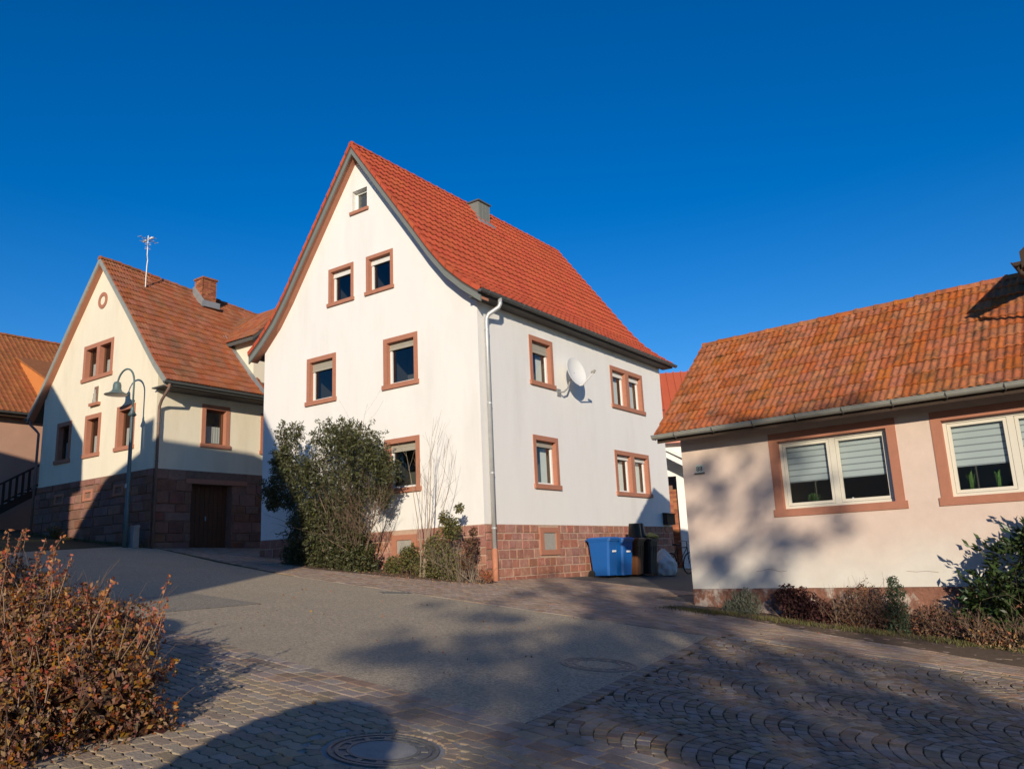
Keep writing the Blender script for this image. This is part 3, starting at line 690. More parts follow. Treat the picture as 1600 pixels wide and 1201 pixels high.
# ------------------------------------------------------------------ the white house
def white_house():
    loc = (-.7878, 19.1118, .953); rz = -.6116; zp = 1.312; W, L = 8.256, 10.45; RM = root_matrix(loc, rz)
    root = thing('white_house', 'tall white gabled house with bright orange-red tile roof and sandstone base', 'house', loc, rz)
    F = Fr((0, 0, zp), (1, 0, 0), (0, -1, 0)); S = Fr((0, 0, zp), (0, 1, 0), (1, 0, 0)); Lf = Fr((-W, 0, zp), (0, -1, 0), (-1, 0, 0)); Bk = Fr((0, L, zp), (-1, 0, 0), (0, 1, 0))
    def gnd(fr): 
        def g(a):
            p = RM @ fr.P(a, 0, 0); return gz(p.x, p.y) - loc[2] - zp
        return g
    # windows: gable (s = -u)
    hf = []
    for o, k in (((-5.40, -4.37, 6.49, 7.635), {}), ((-3.86, -2.83, 6.49, 7.635), {})):
        hf.append(window(root, F, o, trim=.10, sill=.10, shutter=.17, shut_mat='white_shutter', curtain=None, **k))
    hf.append(window(root, F, (-6.30, -5.08, 3.70, 5.10), trim=.13, sill=.12, shutter=.27, shut_mat='shutter_slat'))
    hf.append(window(root, F, (-3.22, -1.99, 3.70, 5.10), trim=.13, sill=.12, shutter=.20))
    hf.append(window(root, F, (-3.20, -1.98, .94, 2.36), trim=.13, sill=.12, shutter=.22))
    # small attic window without surround, only a sill
    at = (-4.43, -3.81, 9.14, 9.80); w = MB().ring(F, (at[0], at[1], at[2], at[3]), (at[0] + .012, at[1] - .012, at[2] + .012, at[3] - .012), -.2, .002).build('window', 'white_render', root)
    MB().box(F, at[0] - .06, at[1] + .06, -.2, .06, at[2] - .08, at[2] + .012).build('sill', 'sandstone_trim', w)
    MB().ring(F, (at[0] + .012, at[1] - .012, at[2] + .012, at[3] - .012), (at[0] + .08, at[1] - .08, at[2] + .08, at[3] - .08), -.2, -.15).build('window_frame', 'white_plastic', w)
    g = MB(); g.quad(F.P(at[0] + .08, -.18, at[2] + .08), F.P(at[1] - .08, -.18, at[2] + .08), F.P(at[1] - .08, -.18, at[3] - .08), F.P(at[0] + .08, -.18, at[3] - .08)); g.build('pane', 'window_glass', w)
    MB().box(F, at[0] - .1, at[1] + .1, -.9, -.205, at[2] - .05, at[3] + .05).build('room', 'room', w)
    hf.append(at)
    hs_ = []
    hs_.append(window(root, S, (2.24, 3.41, 3.70, 5.08), trim=.13, sill=.12, shutter=.30, shut_mat='shutter_slat', curtain='side'))
    hs_.append(window(root, S, (6.75, 8.98, 3.64, 5.0), trim=.13, sill=.12, shutter=.17, shut_mat='white_shutter', mid_trim=.24, curtain='side'))
    hs_.append(window(root, S, (2.21, 3.43, .93, 2.345), trim=.13, sill=.12, shutter=.16, shut_mat='shutter_slat', curtain='side'))
    hs_.append(window(root, S, (6.68, 9.03, .91, 2.31), trim=.13, sill=.12, shutter=.14, shut_mat='white_shutter', mid_trim=.24, curtain='side'))
    prof = [(.36, 5.66), (.14, 5.82), (-.22, 6.09), (-.75, 6.57), (-1.3, 7.24), (-1.83, 7.98), (-4.128, 11.12)]
    gab = [(-W, 0), (0, 0), (0, 5.7)] + [(d, w_ - .11) for d, w_ in prof[2:]] + [(-W - d, w_ - .11) for d, w_ in prof[2:-1][::-1]] + [(-W, 5.7)]
    wall('wall', F, gab, hf, 'white_render', root); wall('wall', S, [(0, 0), (L, 0), (L, 5.76), (0, 5.76)], hs_, 'white_render', root)
    wall('wall', Lf, [(-L, -zp), (0, -zp), (0, 5.6), (-L, 5.6)], [], 'white_render', root)
    wall('wall', Bk, [(0, -zp), (W, -zp), (W, 5.55)] + [(W + d, w_ - .17) for d, w_ in prof[2:]] + [(-d, w_ - .17) for d, w_ in prof[2:-1][::-1]] + [(0, 5.55)], [], 'white_render', root)
    # plinth: mortar core and coursed sandstone
    cw = (-2.95, -2.1, -.72, -.12); cs = (2.27, 3.2, -.77, -.07)
    pl = MB(); pl.box(F, -W, .018, -.3, .018, -zp - .3, -.002); pl.box(S, -.0, L, -.3, .018, -zp - .3, -.003); plinth = pl.build('plinth', 'light_mortar', root)
    Fp = Fr((0, -.018, zp), (1, 0, 0), (0, -1, 0)); Sp = Fr((.018, 0, zp), (0, 1, 0), (1, 0, 0))
    stones(plinth, Fp, -W, .03, -.005, gnd(F), 'sandstone_block', (.17, .27), (.3, .62), skip=[cw], gap=.027, proud=(.006, .020), jit=.014)
    stones(plinth, Sp, -.0, L, -.005, gnd(S), 'sandstone_block', (.16, .235), (.26, .50), skip=[cs], gap=.027, proud=(.006, .020), jit=.014)
    for fr, q in ((Fp, cw), (Sp, cs)):
        o = (q[0], q[1], q[2], q[3]); i = (q[0] + .17, q[1] - .17, q[2] + .13, q[3] - .13)
        w = MB().ring(fr, o, i, -.02, .045).build('cellar_window', 'sandstone_trim', root)
        MB().box(fr, i[0], i[1], -.02, .012, i[2], i[3]).build('vent_panel', 'concrete', w)
    # roof
    s0, s1 = -.36, L + .38
    rm_ = MB(); roof_deck(rm_, S, prof, s0 + .03, s1 - .03)
    Lr = Fr((-W, 0, zp), (0, -1, 0), (-1, 0, 0)); roof_deck(rm_, Lr, prof, -s1 + .03, -s0 - .03); roof = rm_.build('roof', 'dark_soffit', root)
    tm, V, Fc = tile_mesh('roof_tile', .235, .335, 'orange_tile', 1, .024, .048, 6)
    right = tile_slope(root, S, prof, s0 + .1, s1 - .05, tm, .235, .335, jit=.005); left = tile_slope(root, Lr, prof, -s1 + .05, -s0 - .1, tm, .235, .335, jit=.003)
    place_repeats('roof_tile', right, tm, V, Fc, roof, 'orange_tile', 300, 'roof_tiles', RM, hidden=left)
    verge_tiles(roof, S, prof, s0, .335, 'orange_tile', drop=.10); verge_tiles(roof, Lr, prof, -s0, .335, 'orange_tile', drop=.10, sgn=-1)
    verge_tiles(roof, S, prof, s1, .335, 'orange_tile', drop=.10, sgn=-1)
    ridge_caps(roof, S, -4.128, 11.07, s0 + .02, s1, 'orange_tile', r=.095)
    # grey barge boards and sandstone-coloured soffits under the verge
    vb = MB(); so = MB()
    for fr, a, sg in ((S, s0 + .035, 1), (Lr, -s0 - .035, -1)):
        e = (a, a + sg * .045) if sg > 0 else (a - .045, a)
        for (d0, w0), (d1, w1) in zip(prof, prof[1:]):
            vb.hexa([fr.P(e[0], d0, w0 - .34), fr.P(e[1], d0, w0 - .34), fr.P(e[1], d1, w1 - .34), fr.P(e[0], d1, w1 - .34), fr.P(e[0], d0, w0 - .07), fr.P(e[1], d0, w0 - .07), fr.P(e[1], d1, w1 - .07), fr.P(e[0], d1, w1 - .07)])
            b0, b1 = (e[1], .01) if sg > 0 else (-.01, e[0])
            so.hexa([fr.P(b0, d0, w0 - .27), fr.P(b1, d0, w0 - .27), fr.P(b1, d1, w1 - .27), fr.P(b0, d1, w1 - .27), fr.P(b0, d0, w0 - .20), fr.P(b1, d0, w0 - .20), fr.P(b1, d1, w1 - .20), fr.P(b0, d1, w1 - .20)])
    vb.build('barge_board', 'grey_paint', root); so.build('verge_soffit', 'sandstone_trim', root)
    MB().box(S, -.30, L + .3, .003, .34, 5.49, 5.60).build('boxed_eave', 'dark_soffit', root)
    gt = MB(); half_round(gt, S, .425, 5.60, s0 - .06, s1 + .1, .072); gutter = gt.build('gutter', 'dark_zinc', root)
    for k in range(15): MB().tube([S.P(-.1 + k * .74, .345, 5.62), S.P(-.1 + k * .74, .355, 5.55), S.P(-.1 + k * .74, .425, 5.52), S.P(-.1 + k * .74, .503, 5.57), S.P(-.1 + k * .74, .505, 5.615)], .012, 5).build('gutter_bracket', 'dark_zinc', gutter)
    pp = MB(); pp.tube([S.P(.40, .425, 5.55), S.P(.40, .425, 5.40), S.P(.38, .39, 5.32), S.P(.25, .17, 5.16), S.P(.22, .12, 5.06), S.P(.22, .11, 4.95), S.P(.22, .11, -.60)], .056, 12)
    pipe = pp.build('downpipe', 'zinc', root, smooth=True)
    for z in (4.75, 2.9, 1.2, -.1): clamp_ring(MB(), S.P(.22, .11, z), .064).build('pipe_clamp', 'zinc', pipe)
    MB().tube([S.P(.22, .11, -.58), S.P(.22, .11, -1.5)], .07, 12).build('pipe_foot', 'clay_pipe', pipe, smooth=True)
    # sheet-metal clad chimney
    ch = MB(); x0, x1, y0, y1 = -4.22, -3.56, 4.93, 5.55
    fr = Fr((0, 0, zp), (1, 0, 0), (0, 1, 0)); ch.box(fr, x0, x1, y0, y1, 9.9, 11.02); chim = ch.build('chimney', 'grey_paint', root)
    for k in range(4): MB().box(fr, x1, x1 + .012, y0 + .03 + k * .19, y0 + .045 + k * .19, 10.2, 11.01).build('standing_seam', 'grey_paint', chim)
    MB().box(fr, x0 - .05, x1 + .05, y0 - .05, y1 + .05, 11.02, 11.07).build('cap', 'dark_zinc', chim)
    MB().tube([fr.P(-3.95, 5.2, 11.07), fr.P(-3.95, 5.2, 11.2)], .06, 12).build('flue', 'zinc', chim)
    fl = MB(); fl.hexa([fr.P(x1 - .05, y0 - .14, 10.28), fr.P(x1 + .16, y0 - .14, 10.16), fr.P(x1 + .16, y1 + .12, 10.16), fr.P(x1 - .05, y1 + .12, 10.28), fr.P(x1 - .05, y0 - .14, 10.47), fr.P(x1 + .16, y0 - .14, 10.225), fr.P(x1 + .16, y1 + .12, 10.225), fr.P(x1 - .05, y1 + .12, 10.47)])
    fl.build('flashing', 'grey_flashing', chim)
    return root, RM, F, S, zp
WH, WH_M, WH_F, WH_S, WH_zp = white_house()

# ------------------------------------------------------------------ the cream house up the street
def cream_house():
    loc = (-11.322, 25.0, 2.22); rz = -.61; zp = 2.46; W, L = 7.5, 9.0; RM = root_matrix(loc, rz)
    root = thing('cream_house', 'cream gabled house with dark sandstone base and brown tile roof behind street lamp', 'house', loc, rz)
    F = Fr((0, 0, zp), (1, 0, 0), (0, -1, 0)); S = Fr((0, 0, zp), (0, 1, 0), (1, 0, 0)); Lf = Fr((-W, 0, zp), (0, -1, 0), (-1, 0, 0)); Bk = Fr((0, L, zp), (-1, 0, 0), (0, 1, 0))
    def gnd(fr):
        def g(a):
            p = RM @ fr.P(a, 0, 0); return gz(p.x, p.y) - loc[2] - zp
        return g
    kw = dict(trim=.15, sill=.13, depth=.2, frame='brown_wood', shutter=0, curtain='half', fw=.06)
    hf = [window(root, F, (-6.36, -5.33, .73, 2.22), **kw), window(root, F, (-4.40, -3.35, .745, 2.24), **kw), window(root, F, (-2.34, -1.22, .755, 2.26), **kw)]
    hf.append(window(root, F, (-4.81, -2.83, 3.47, 4.81), mid_trim=.2, **{**kw, 'curtain': 'half'}))
    hs_ = [window(root, S, (1.62, 2.70, .80, 2.26), **kw), window(root, S, (3.98, 5.0, .74, 2.22), **kw)]
    prof = [(.80, 2.68), (.1, 3.38), (-.46, 4.03), (-1.74, 5.55), (-3.75, 7.86)]
    gab = [(-W, 0), (0, 0), (0, 3.2)] + [(d, w - .15) for d, w in prof[2:]] + [(-W - d, w - .15) for d, w in prof[2:-1][::-1]] + [(-W, 3.2)]
    wall('wall', F, gab, hf, 'cream_render', root); wall('wall', S, [(0, 0), (L, 0), (L, 3.3), (0, 3.3)], hs_, 'cream_render', root)
    wall('wall', Lf, [(-L, -zp), (0, -zp), (0, 3.3), (-L, 3.3)], [], 'cream_render', root)
    wall('wall', Bk, [(0, -zp), (W, -zp), (W, 3.0), (W / 2, 6.6), (0, 3.0)], [], 'cream_render', root)
    # round vent and niche
    v = MB(); n = 24
    Mx = Matrix(((1, 0, 0), (0, 0, -1), (0, 1, 0))).to_4x4()
    v.lathe([(.30, -.02), (.30, .03), (.17, .03), (.17, -.06), (.001, -.06)], n, F.P(-3.75, 0, 6.33), Mx); rv = v.build('round_vent', 'sandstone_trim', root)
    MB().lathe([(.10, -.05), (.10, -.055), (.001, -.055)], 16, F.P(-3.75, .01, 6.33), Mx).build('vent_hole', 'rubber', rv)
    nb = MB(); nb.box(F, -3.95, -3.57, 0, .02, 2.62, 3.12).lathe([(.19, 0), (.19, .02), (.001, .021)], 20, F.P(-3.76, 0, 3.12), Mx); nk = nb.build('wall_niche', 'cream_render', root)
    MB().box(F, -3.90, -3.62, .018, .024, 2.66, 3.2).build('niche_recess', 'dark_mortar', nk); MB().box(F, -4.06, -3.46, 0, .12, 2.52, 2.62).build('niche_sill', 'sandstone_trim', nk)
    fig = MB(); fig.lathe([(.07, 0), (.08, .05), (.055, .22), (.065, .3), (.03, .36), (.045, .41), (.02, .46), (.001, .47)], 12, F.P(-3.76, .06, 2.62)); fig.build('niche_statuette', 'concrete', nk, smooth=True)
    # basement of large rough sandstone
    cell = [(-6.1, -5.42, -.74, -.36), (-4.12, -3.48, -.74, -.36), (-2.2, -1.57, -.72, -.34)]; gd = (1.10, 3.4, -2.7, -.28)
    pl = MB(); pl.box(F, -W, .02, -.3, .02, -zp - .5, -.002); pl.box(S, 0, 1.33, -.3, .02, -zp - .5, -.003); pl.box(S, 2.86, L, -.3, .02, -zp - .5, -.003); pl.box(S, 1.33, 2.86, -.3, .02, -.43, -.003); pl.box(S, 1.33, 2.86, -.35, -.3, -zp - .5, -.4)
    plinth = pl.build('basement', 'dark_mortar', root)
    Fp = Fr((0, -.02, zp), (1, 0, 0), (0, -1, 0)); Sp = Fr((.02, 0, zp), (0, 1, 0), (1, 0, 0))
    stones(plinth, Fp, -W, .03, -.005, gnd(F), 'old_sandstone_block', (.2, .34), (.35, .85), skip=cell, gap=.034, proud=(.012, .05))
    stones(plinth, Sp, 0, 4.6, -.005, gnd(S), 'old_sandstone_block', (.26, .42), (.4, .9), skip=[(1.1, 3.42, -.42, -.26), (1.33, 2.86, -3.2, -.42)], gap=.034, proud=(.012, .05))
    for q in cell:
        i = (q[0] + .12, q[1] - .12, q[2] + .09, q[3] - .09); w = MB().ring(Fp, q, i, -.18, .05).build('cellar_window', 'sandstone_trim', root); MB().box(Fp, i[0], i[1], -.17, -.14, i[2], i[3]).build('vent_panel', 'dark_mortar', w)
    MB().box(Sp, 1.1, 3.42, -.2, .07, -.42, -.27).build('door_lintel', 'sandstone_trim', root)
    dr = MB(); n = 9
    door = MB().box(S, 1.33, 2.86, -.30, -.27, -2.7, -.42).build('garage_door', 'brown_wood', root)
    for k in range(n): MB().box(S, 1.34 + k * 1.51 / n, 1.34 + (k + 1) * 1.51 / n - .012, -.27, -.245, -2.7, -.43).build('plank', 'brown_wood', door)
    MB().box(S, 2.02, 2.06, -.245, -.20, -1.6, -1.45).build('door_handle', 'steel', door)
    # roof
    s0, s1 = -.24, L + .2
    rm_ = MB(); SAG = .10; roof_deck(rm_, S, prof, s0 + .02, s1, sag=SAG); Lr = Fr((-W, 0, zp), (0, -1, 0), (-1, 0, 0)); roof_deck(rm_, Lr, prof, -s1, -s0 - .02, sag=SAG); roof = rm_.build('roof', 'dark_soffit', root)
    tm, V, Fc = tile_mesh('roof_tile', .225, .345, 'brown_tile', 2, .022, .048, 4)
    keep = lambda s, d, w: not (s > 3.75 and d > -1.6 and s < 6.6)
    right = tile_slope(root, S, prof, s0 + .03, s1, tm, .225, .345, keep=keep, jit=.006, sag=SAG); left = tile_slope(root, Lr, prof, -s1, -s0 - .03, tm, .225, .345, jit=.006, sag=-SAG)
    place_repeats('roof_tile', right, tm, V, Fc, roof, 'brown_tile', 300, 'roof_tiles', RM, hidden=left)
    ridge_caps(roof, S, -3.75, 7.83, s0, s1, 'brown_tile', r=.12, sag=SAG)
    vb = MB(); vs2 = MB()
    for fr, a, sg in ((S, s0, 1), (Lr, -s0, -1)):
        e = (a, a + .04) if sg > 0 else (a - .04, a); b = (a + .04, -.001) if sg > 0 else (.001, a - .04)
        for (d0, w0), (d1, w1) in zip(prof, prof[1:]):
            vb.hexa([fr.P(e[0], d0, w0 - .20), fr.P(e[1], d0, w0 - .20), fr.P(e[1], d1, w1 - .20), fr.P(e[0], d1, w1 - .20), fr.P(e[0], d0, w0 + .03), fr.P(e[1], d0, w0 + .03), fr.P(e[1], d1, w1 + .03), fr.P(e[0], d1, w1 + .03)])
            vs2.hexa([fr.P(b[0], d0, w0 - .22), fr.P(b[1], d0, w0 - .22), fr.P(b[1], d1, w1 - .22), fr.P(b[0], d1, w1 - .22), fr.P(b[0], d0, w0 - .175), fr.P(b[1], d0, w0 - .175), fr.P(b[1], d1, w1 - .175), fr.P(b[0], d1, w1 - .175)])
    vb.build('barge_board', 'pale_gutter', root); vs2.build('verge_soffit', 'sandstone_trim', root)
    MB().box(S, -.2, 4.1, .002, .70, 2.50, 2.54).build('eave_soffit', 'dark_soffit', root)
    gt = MB(); half_round(gt, S, .83, 2.63, s0 - .05, 4.2, .075); gt.build('gutter', 'dark_zinc', root)
    pp = MB(); pp.tube([S.P(-.1, .83, 2.56), S.P(-.1, .80, 2.42), S.P(-.02, .30, 2.12), S.P(0.02, .13, 1.95), S.P(.02, .12, 1.8), S.P(.02, .12, -2.75)], .045, 10); pipe = pp.build('downpipe', 'brown_pipe', root, smooth=True)
    for z in (1.4, .2, -1.0, -2.0): clamp_ring(MB(), S.P(.02, .12, z), .052).build('pipe_clamp', 'dark_zinc', pipe)
    pp = MB(); pp.tube([Lf.P(.15, .7, 2.6), Lf.P(.15, .65, 2.4), Lf.P(.12, .25, 2.15), Lf.P(.10, .06, 2.0), Lf.P(.10, .06, -2.4)], .045, 10); pp.build('downpipe', 'brown_pipe', root, smooth=True)
    gt = MB(); half_round(gt, Lf, .83, 2.63, -4, .3, .075); gt.build('gutter', 'dark_zinc', root)
    # brick chimney
    x0, x1, y0, y1 = -3.52, -2.98, 3.42, 4.02; fr = Fr((0, 0, zp), (1, 0, 0), (0, 1, 0)); chim = MB().box(fr, x0 + .012, x1 - .012, y0 + .012, y1 - .012, 6.2, 7.9).build('chimney', 'dark_mortar', root)
    for r in range(19):
        z = 6.55 + r * .073
        for f_, a0, a1 in ((Fr((0, y0 + .012, zp), (1, 0, 0), (0, -1, 0)), x0, x1), (Fr((x1 - .012, 0, zp), (0, 1, 0), (1, 0, 0)), y0, y1)):
            a = a0 - (.12 if r % 2 else 0)
            while a < a1 - .02:
                b0, b1 = max(a, a0), min(a + .23, a1); a += .24
                if b1 - b0 > .03: MB().box(f_, b0, b1, -.01, .012, z, z + .063).build('brick', 'brick_red', chim)
    MB().box(fr, x0 - .04, x1 + .04, y0 - .04, y1 + .04, 7.9, 7.97).build('cap', 'brick_red', chim)
    fl = MB(); fl.hexa([fr.P(x0, y0 - .09, 7.3), fr.P(x1 + .12, y0 - .09, 6.72), fr.P(x1 + .12, y0, 6.72), fr.P(x0, y0, 7.3), fr.P(x0, y0 - .09, 7.62), fr.P(x1 + .12, y0 - .09, 6.93), fr.P(x1 + .12, y0, 6.99), fr.P(x0, y0, 7.68)]); fl.box(fr, x1, x1 + .12, y0, y1 + .1, 6.75, 6.99); fl.build('flashing', 'grey_flashing', chim)
    # cross gable on the roof: cheek, front wall, small tiled roof
    y0, y1, yr = 3.6, 6.6, 5.1; top = 5.02; rid = 6.5
    dm = MB(); dm.add([(0.02, y0, zp + 2.9), (.02, y0, zp + top), (-1.75, y0, zp + top), (-1.75, y0, zp + 4.9)], [(0, 1, 2, 3)])
    dm.add([(.02, y0, zp + 2.9), (.02, y1, zp + 2.9), (.02, y1, zp + top), (.02, yr, zp + rid - .1), (.02, y0, zp + top)], [(0, 1, 2, 3, 4)])
    dorm = dm.build('dormer', 'cream_render', root)
    fd = Fr((0, yr, zp), (1, 0, 0), (0, -1, 0)); fd2 = Fr((0, yr, zp), (-1, 0, 0), (0, 1, 0)); pr = [(1.78, 4.93), (0, 6.55)]
    dk = MB(); roof_deck(dk, fd, pr, -3.1, .3); roof_deck(dk, fd2, pr, -.3, 3.1); drf = dk.build('dormer_roof', 'dark_soffit', root)
    tmd, Vd, Fd = tile_mesh('dormer_tile', .225, .345, 'brown_tile', 2, .016, .03, 4)
    kp = lambda s, d, w: True
    dt = [m for m in tile_slope(root, fd, pr, -3.1, .3, tmd, .225, .345, jit=.005) if m.translation.z - zp > 7.30 + (m.translation.x + .1 + 3.75) * -1.10]
    place_repeats('roof_tile', dt, tmd, Vd, Fd, drf, 'brown_tile', 150, 'roof_tiles', RM)
    fl = MB(); fl.hexa([(.78, y0 - .16, zp + 2.60), (.78, y0, zp + 2.60), (-1.75, y0, zp + 5.16), (-1.75, y0 - .16, zp + 5.16), (.78, y0 - .16, zp + 2.76), (.78, y0, zp + 2.80), (-1.75, y0, zp + 5.44), (-1.75, y0 - .16, zp + 5.40)]); fl.build('flashing', 'grey_flashing', dorm)
    return root, RM, F, S, zp
CH, CH_M, CH_F, CH_S, CH_zp = cream_house()

# ------------------------------------------------------------------ the pink cottage on the right
def pink_cottage():
    loc = (3.3227, 16.0, .39); rz = -.709; zp = .339; W, Dp = 7.2, 3.9; RM = root_matrix(loc, rz)
    root = thing('pink_cottage', 'low pink rendered cottage with weathered tile roof and two wide windows', 'cottage', loc, rz)
    F = Fr((0, 0, zp), (1, 0, 0), (0, -1, 0)); Lf = Fr((0, 0, zp), (0, -1, 0), (-1, 0, 0))
    hf = []
    for a in (1.82, 4.58):
        o = (a, a + 2.22, 1.25, 2.76)
        hf.append(window(root, F, o, trim=.155, sill=.13, depth=.15, frame='cream_plastic', shutter=0, sash_mull=True, blind=.64, proud=.012, sill_proud=.02, fw=.055))
        w = [c for c in root.children if c.name.startswith('window')][-1]
    wall('wall', F, [(0, 0), (W, 0), (W, 3.0), (0, 3.0)], hf, 'pink_render', root)
    wall('wall', Lf, [(-Dp, -.6), (0, -.6), (0, 2.95), (-Dp / 2, 5.0), (-Dp, 2.95)], [], 'pink_render', root)
    MB().box(F, 0, W, -Dp, -Dp + .02, -1, 3).build('wall', 'pink_render', root)
    MB().box(F, .005, W, -.2, .022, -1.6, -.004).build('plinth', 'peeling_plinth', root)
    # hairline cracks in the render
    for pts in ([(1.33, .30), (1.45, .31), (1.55, .335), (1.66, .32), (1.78, .285), (1.9, .30)], [(3.9, .25), (4.05, .235), (4.2, .245), (4.38, .22)]):
        MB().tube([F.P(a, .0005, w) for a, w in pts], .0035, 4).build('render_crack', 'dark_mortar', root)
    prof = [(.47, 2.98), (-1.95, 5.23)]; s0, s1 = -.27, W
    rm_ = MB(); roof_deck(rm_, F, prof, s0 + .02, s1); Bk = Fr((W, Dp, zp), (-1, 0, 0), (0, 1, 0)); roof_deck(rm_, Bk, prof, 0, s1 - s0 - .02); roof = rm_.build('roof', 'dark_wood', root)
    tm, V, Fc = tile_mesh('roof_tile', .238, .335, 'weathered_tile', 2, .024, .042, 6)
    front = tile_slope(root, F, prof, s0, s1, tm, .238, .335, jit=.008); back = tile_slope(root, Bk, prof, 0, s1 - s0, tm, .238, .335, jit=.006)
    place_repeats('roof_tile', front, tm, V, Fc, roof, 'weathered_tile', 320, 'roof_tiles', RM, hidden=back)
    ridge_caps(roof, F, -1.95, 5.20, s0, s1, 'weathered_tile', r=.105, step=.36)
    verge_tiles(roof, F, prof, s0 - .03, .335, 'weathered_tile', drop=.10, wd=.09)
    gt = MB(); half_round(gt, F, .53, 2.96, s0 - .04, W, .078); g = gt.build('gutter', 'pale_gutter', root)
    for k in range(9): MB().tube([F.P(.2 + k * .8, .44, 2.98), F.P(.2 + k * .8, .455, 2.90), F.P(.2 + k * .8, .53, 2.87), F.P(.2 + k * .8, .612, 2.93), F.P(.2 + k * .8, .612, 2.97)], .010, 5).build('gutter_bracket', 'dark_zinc', g)
    return root, RM, F, zp
PC, PC_M, PC_F, PC_zp = pink_cottage()
def in_house(RMx, fr, a, d, w): return RMx @ fr.P(a, d, w)

# house number, houseplants
def plate():
    p = in_house(PC_M, PC_F, .37, .014, 2.28); t = thing('house_number_plate', 'small white house number plate on the pink cottage wall', 'house number', p, -.709)
    fr = Fr((0, 0, 0), (1, 0, 0), (0, -1, 0)); MB().box(fr, -.085, .085, -.014, .0, -.08, .08).build('plate', 'plate_white', t)
    MB().box(fr, -.10, .10, -.014, .03, -.10, -.08).build('ledge', 'dark_zinc', t)
    cu = bpy.data.curves.new('digits', 'FONT'); cu.body = '88'; cu.size = .135; cu.align_x = 'CENTER'; cu.extrude = .002; ob = bpy.data.objects.new('digits', cu); C.objects.link(ob)
    dg = bpy.context.evaluated_depsgraph_get(); me = bpy.data.meshes.new_from_object(ob.evaluated_get(dg)); bpy.data.objects.remove(ob); me.materials.clear(); me.materials.append(M['ink'])
    o = link('digits', me, t); o.rotation_euler = (R(90), 0, 0); o.location = (0, -.003, -.048)
plate()
def houseplant(a, spiky, label, h=.22):
    p = in_house(PC_M, PC_F, a, -.30, 1.40); t = thing('houseplant', label, 'houseplant', p, -.709, 'plants on the cottage window ledges')
    mb = MB(); mb.lathe([(.001, 0), (.045, 0), (.055, .07), (.05, .07), (.001, .06)], 14); mb.build('pot', 'pot', t)
    lf = MB()
    for k in range(26 if spiky else 14):
        an = random.uniform(0, 6.28); l = random.uniform(.6, 1.1) * h; up = random.uniform(.5, 1.1) if spiky else random.uniform(.8, 1.4); c, s = math.cos(an), math.sin(an); wd = .012 if spiky else .025
        pr = [(0, .06), (l * .45, .06 + h * up * .8), (l * .85, .06 + h * up * .7), (l * 1.15, .06 + h * up * .3)] if spiky else [(0, .06), (l * .2, .06 + h * up * .6), (l * .35, .06 + h * up), (l * .5, .06 + h * up * 1.1)]
        v = []
        for i, (r_, z) in enumerate(pr):
            w = wd * (1 - i / 3.2); v += [(c * r_ - s * w, s * r_ + c * w, z), (c * r_ + s * w, s * r_ - c * w, z)]
        lf.add(v, [(0, 1, 3, 2), (2, 3, 5, 4), (4, 5, 7, 6)])
    lf.build('leaves', 'houseplant_leaf', t)
houseplant(2.45, True, 'spiky spider plant behind left pane of the first cottage window')
houseplant(4.98, False, 'slim upright houseplant at the left of the second cottage window')
houseplant(5.36, False, 'bushier houseplant in the middle of the second cottage window pane', .2)
def ornament():
    p = in_house(PC_M, PC_F, 3.12, -.27, 1.40); t = thing('white_ornament', 'tiny white figurine on the first cottage window ledge', 'ornament', p, -.709)
    MB().lathe([(.001, 0), (.035, 0), (.03, .03), (.018, .06), (.026, .085), (.015, .11), (.001, .115)], 12).build('body', 'white_plastic', t, smooth=True)
ornament()

# ------------------------------------------------------------------ taller neighbour at the cottage's far end
def tall_neighbour():
    loc = tuple(in_house(PC_M, PC_F, 6.30, -.1, -PC_zp)); rz = -.709
    root = thing('tall_neighbour_house', 'dark overhanging eave of the taller house above the cottage roof', 'house', loc, rz)
    z0 = 0.08
    fr = Fr((0, 0, z0), (1, 0, 0), (0, -1, 0)); sd = Fr((.75, 0, z0), (0, -1, 0), (-1, 0, 0))
    MB().box(fr, .75, 7, -6.5, -.3, -2.0, 5.15).build('wall', 'cream_render', root)
    prof = [(.80, 5.22), (-3.2, 8.6)]; mb = MB(); roof_deck(mb, sd, prof, -6.5, .16, top=.03, th=.10); roof = mb.build('roof', 'dark_wood', root)
    tm, V, Fc = tile_mesh('roof_tile', .238, .335, 'far_tile', 2, .02, .03, 4)
    place_repeats('roof_tile', tile_slope(root, sd, prof, -6.5, .10, tm, .238, .335), tm, V, Fc, roof, 'far_tile', 0, 'roof_tiles', root_matrix(loc, rz))
    gt = MB(); half_round(gt, sd, .88, 5.16, -6.5, .2, .07); gt.build('gutter', 'dark_wood', root)
    MB().hexa([sd.P(.16, .82, 5.05), sd.P(.20, .82, 5.05), sd.P(.20, -3.2, 8.45), sd.P(.16, -3.2, 8.45), sd.P(.16, .82, 5.31), sd.P(.20, .82, 5.31), sd.P(.20, -3.2, 8.71), sd.P(.16, -3.2, 8.71)]).build('barge_board', 'dark_wood', root)
    MB().tube([sd.P(.12, .88, 5.10), sd.P(.12, .85, 4.98), sd.P(.02, .35, 4.72), sd.P(-.04, .1, 4.62), sd.P(-.05, .06, 4.4), sd.P(-.05, .06, 3.9)], .04, 8).build('downpipe', 'dark_wood', root, smooth=True)  # swan-neck pipe added for the thin line in the eave's cast shadow
tall_neighbour()

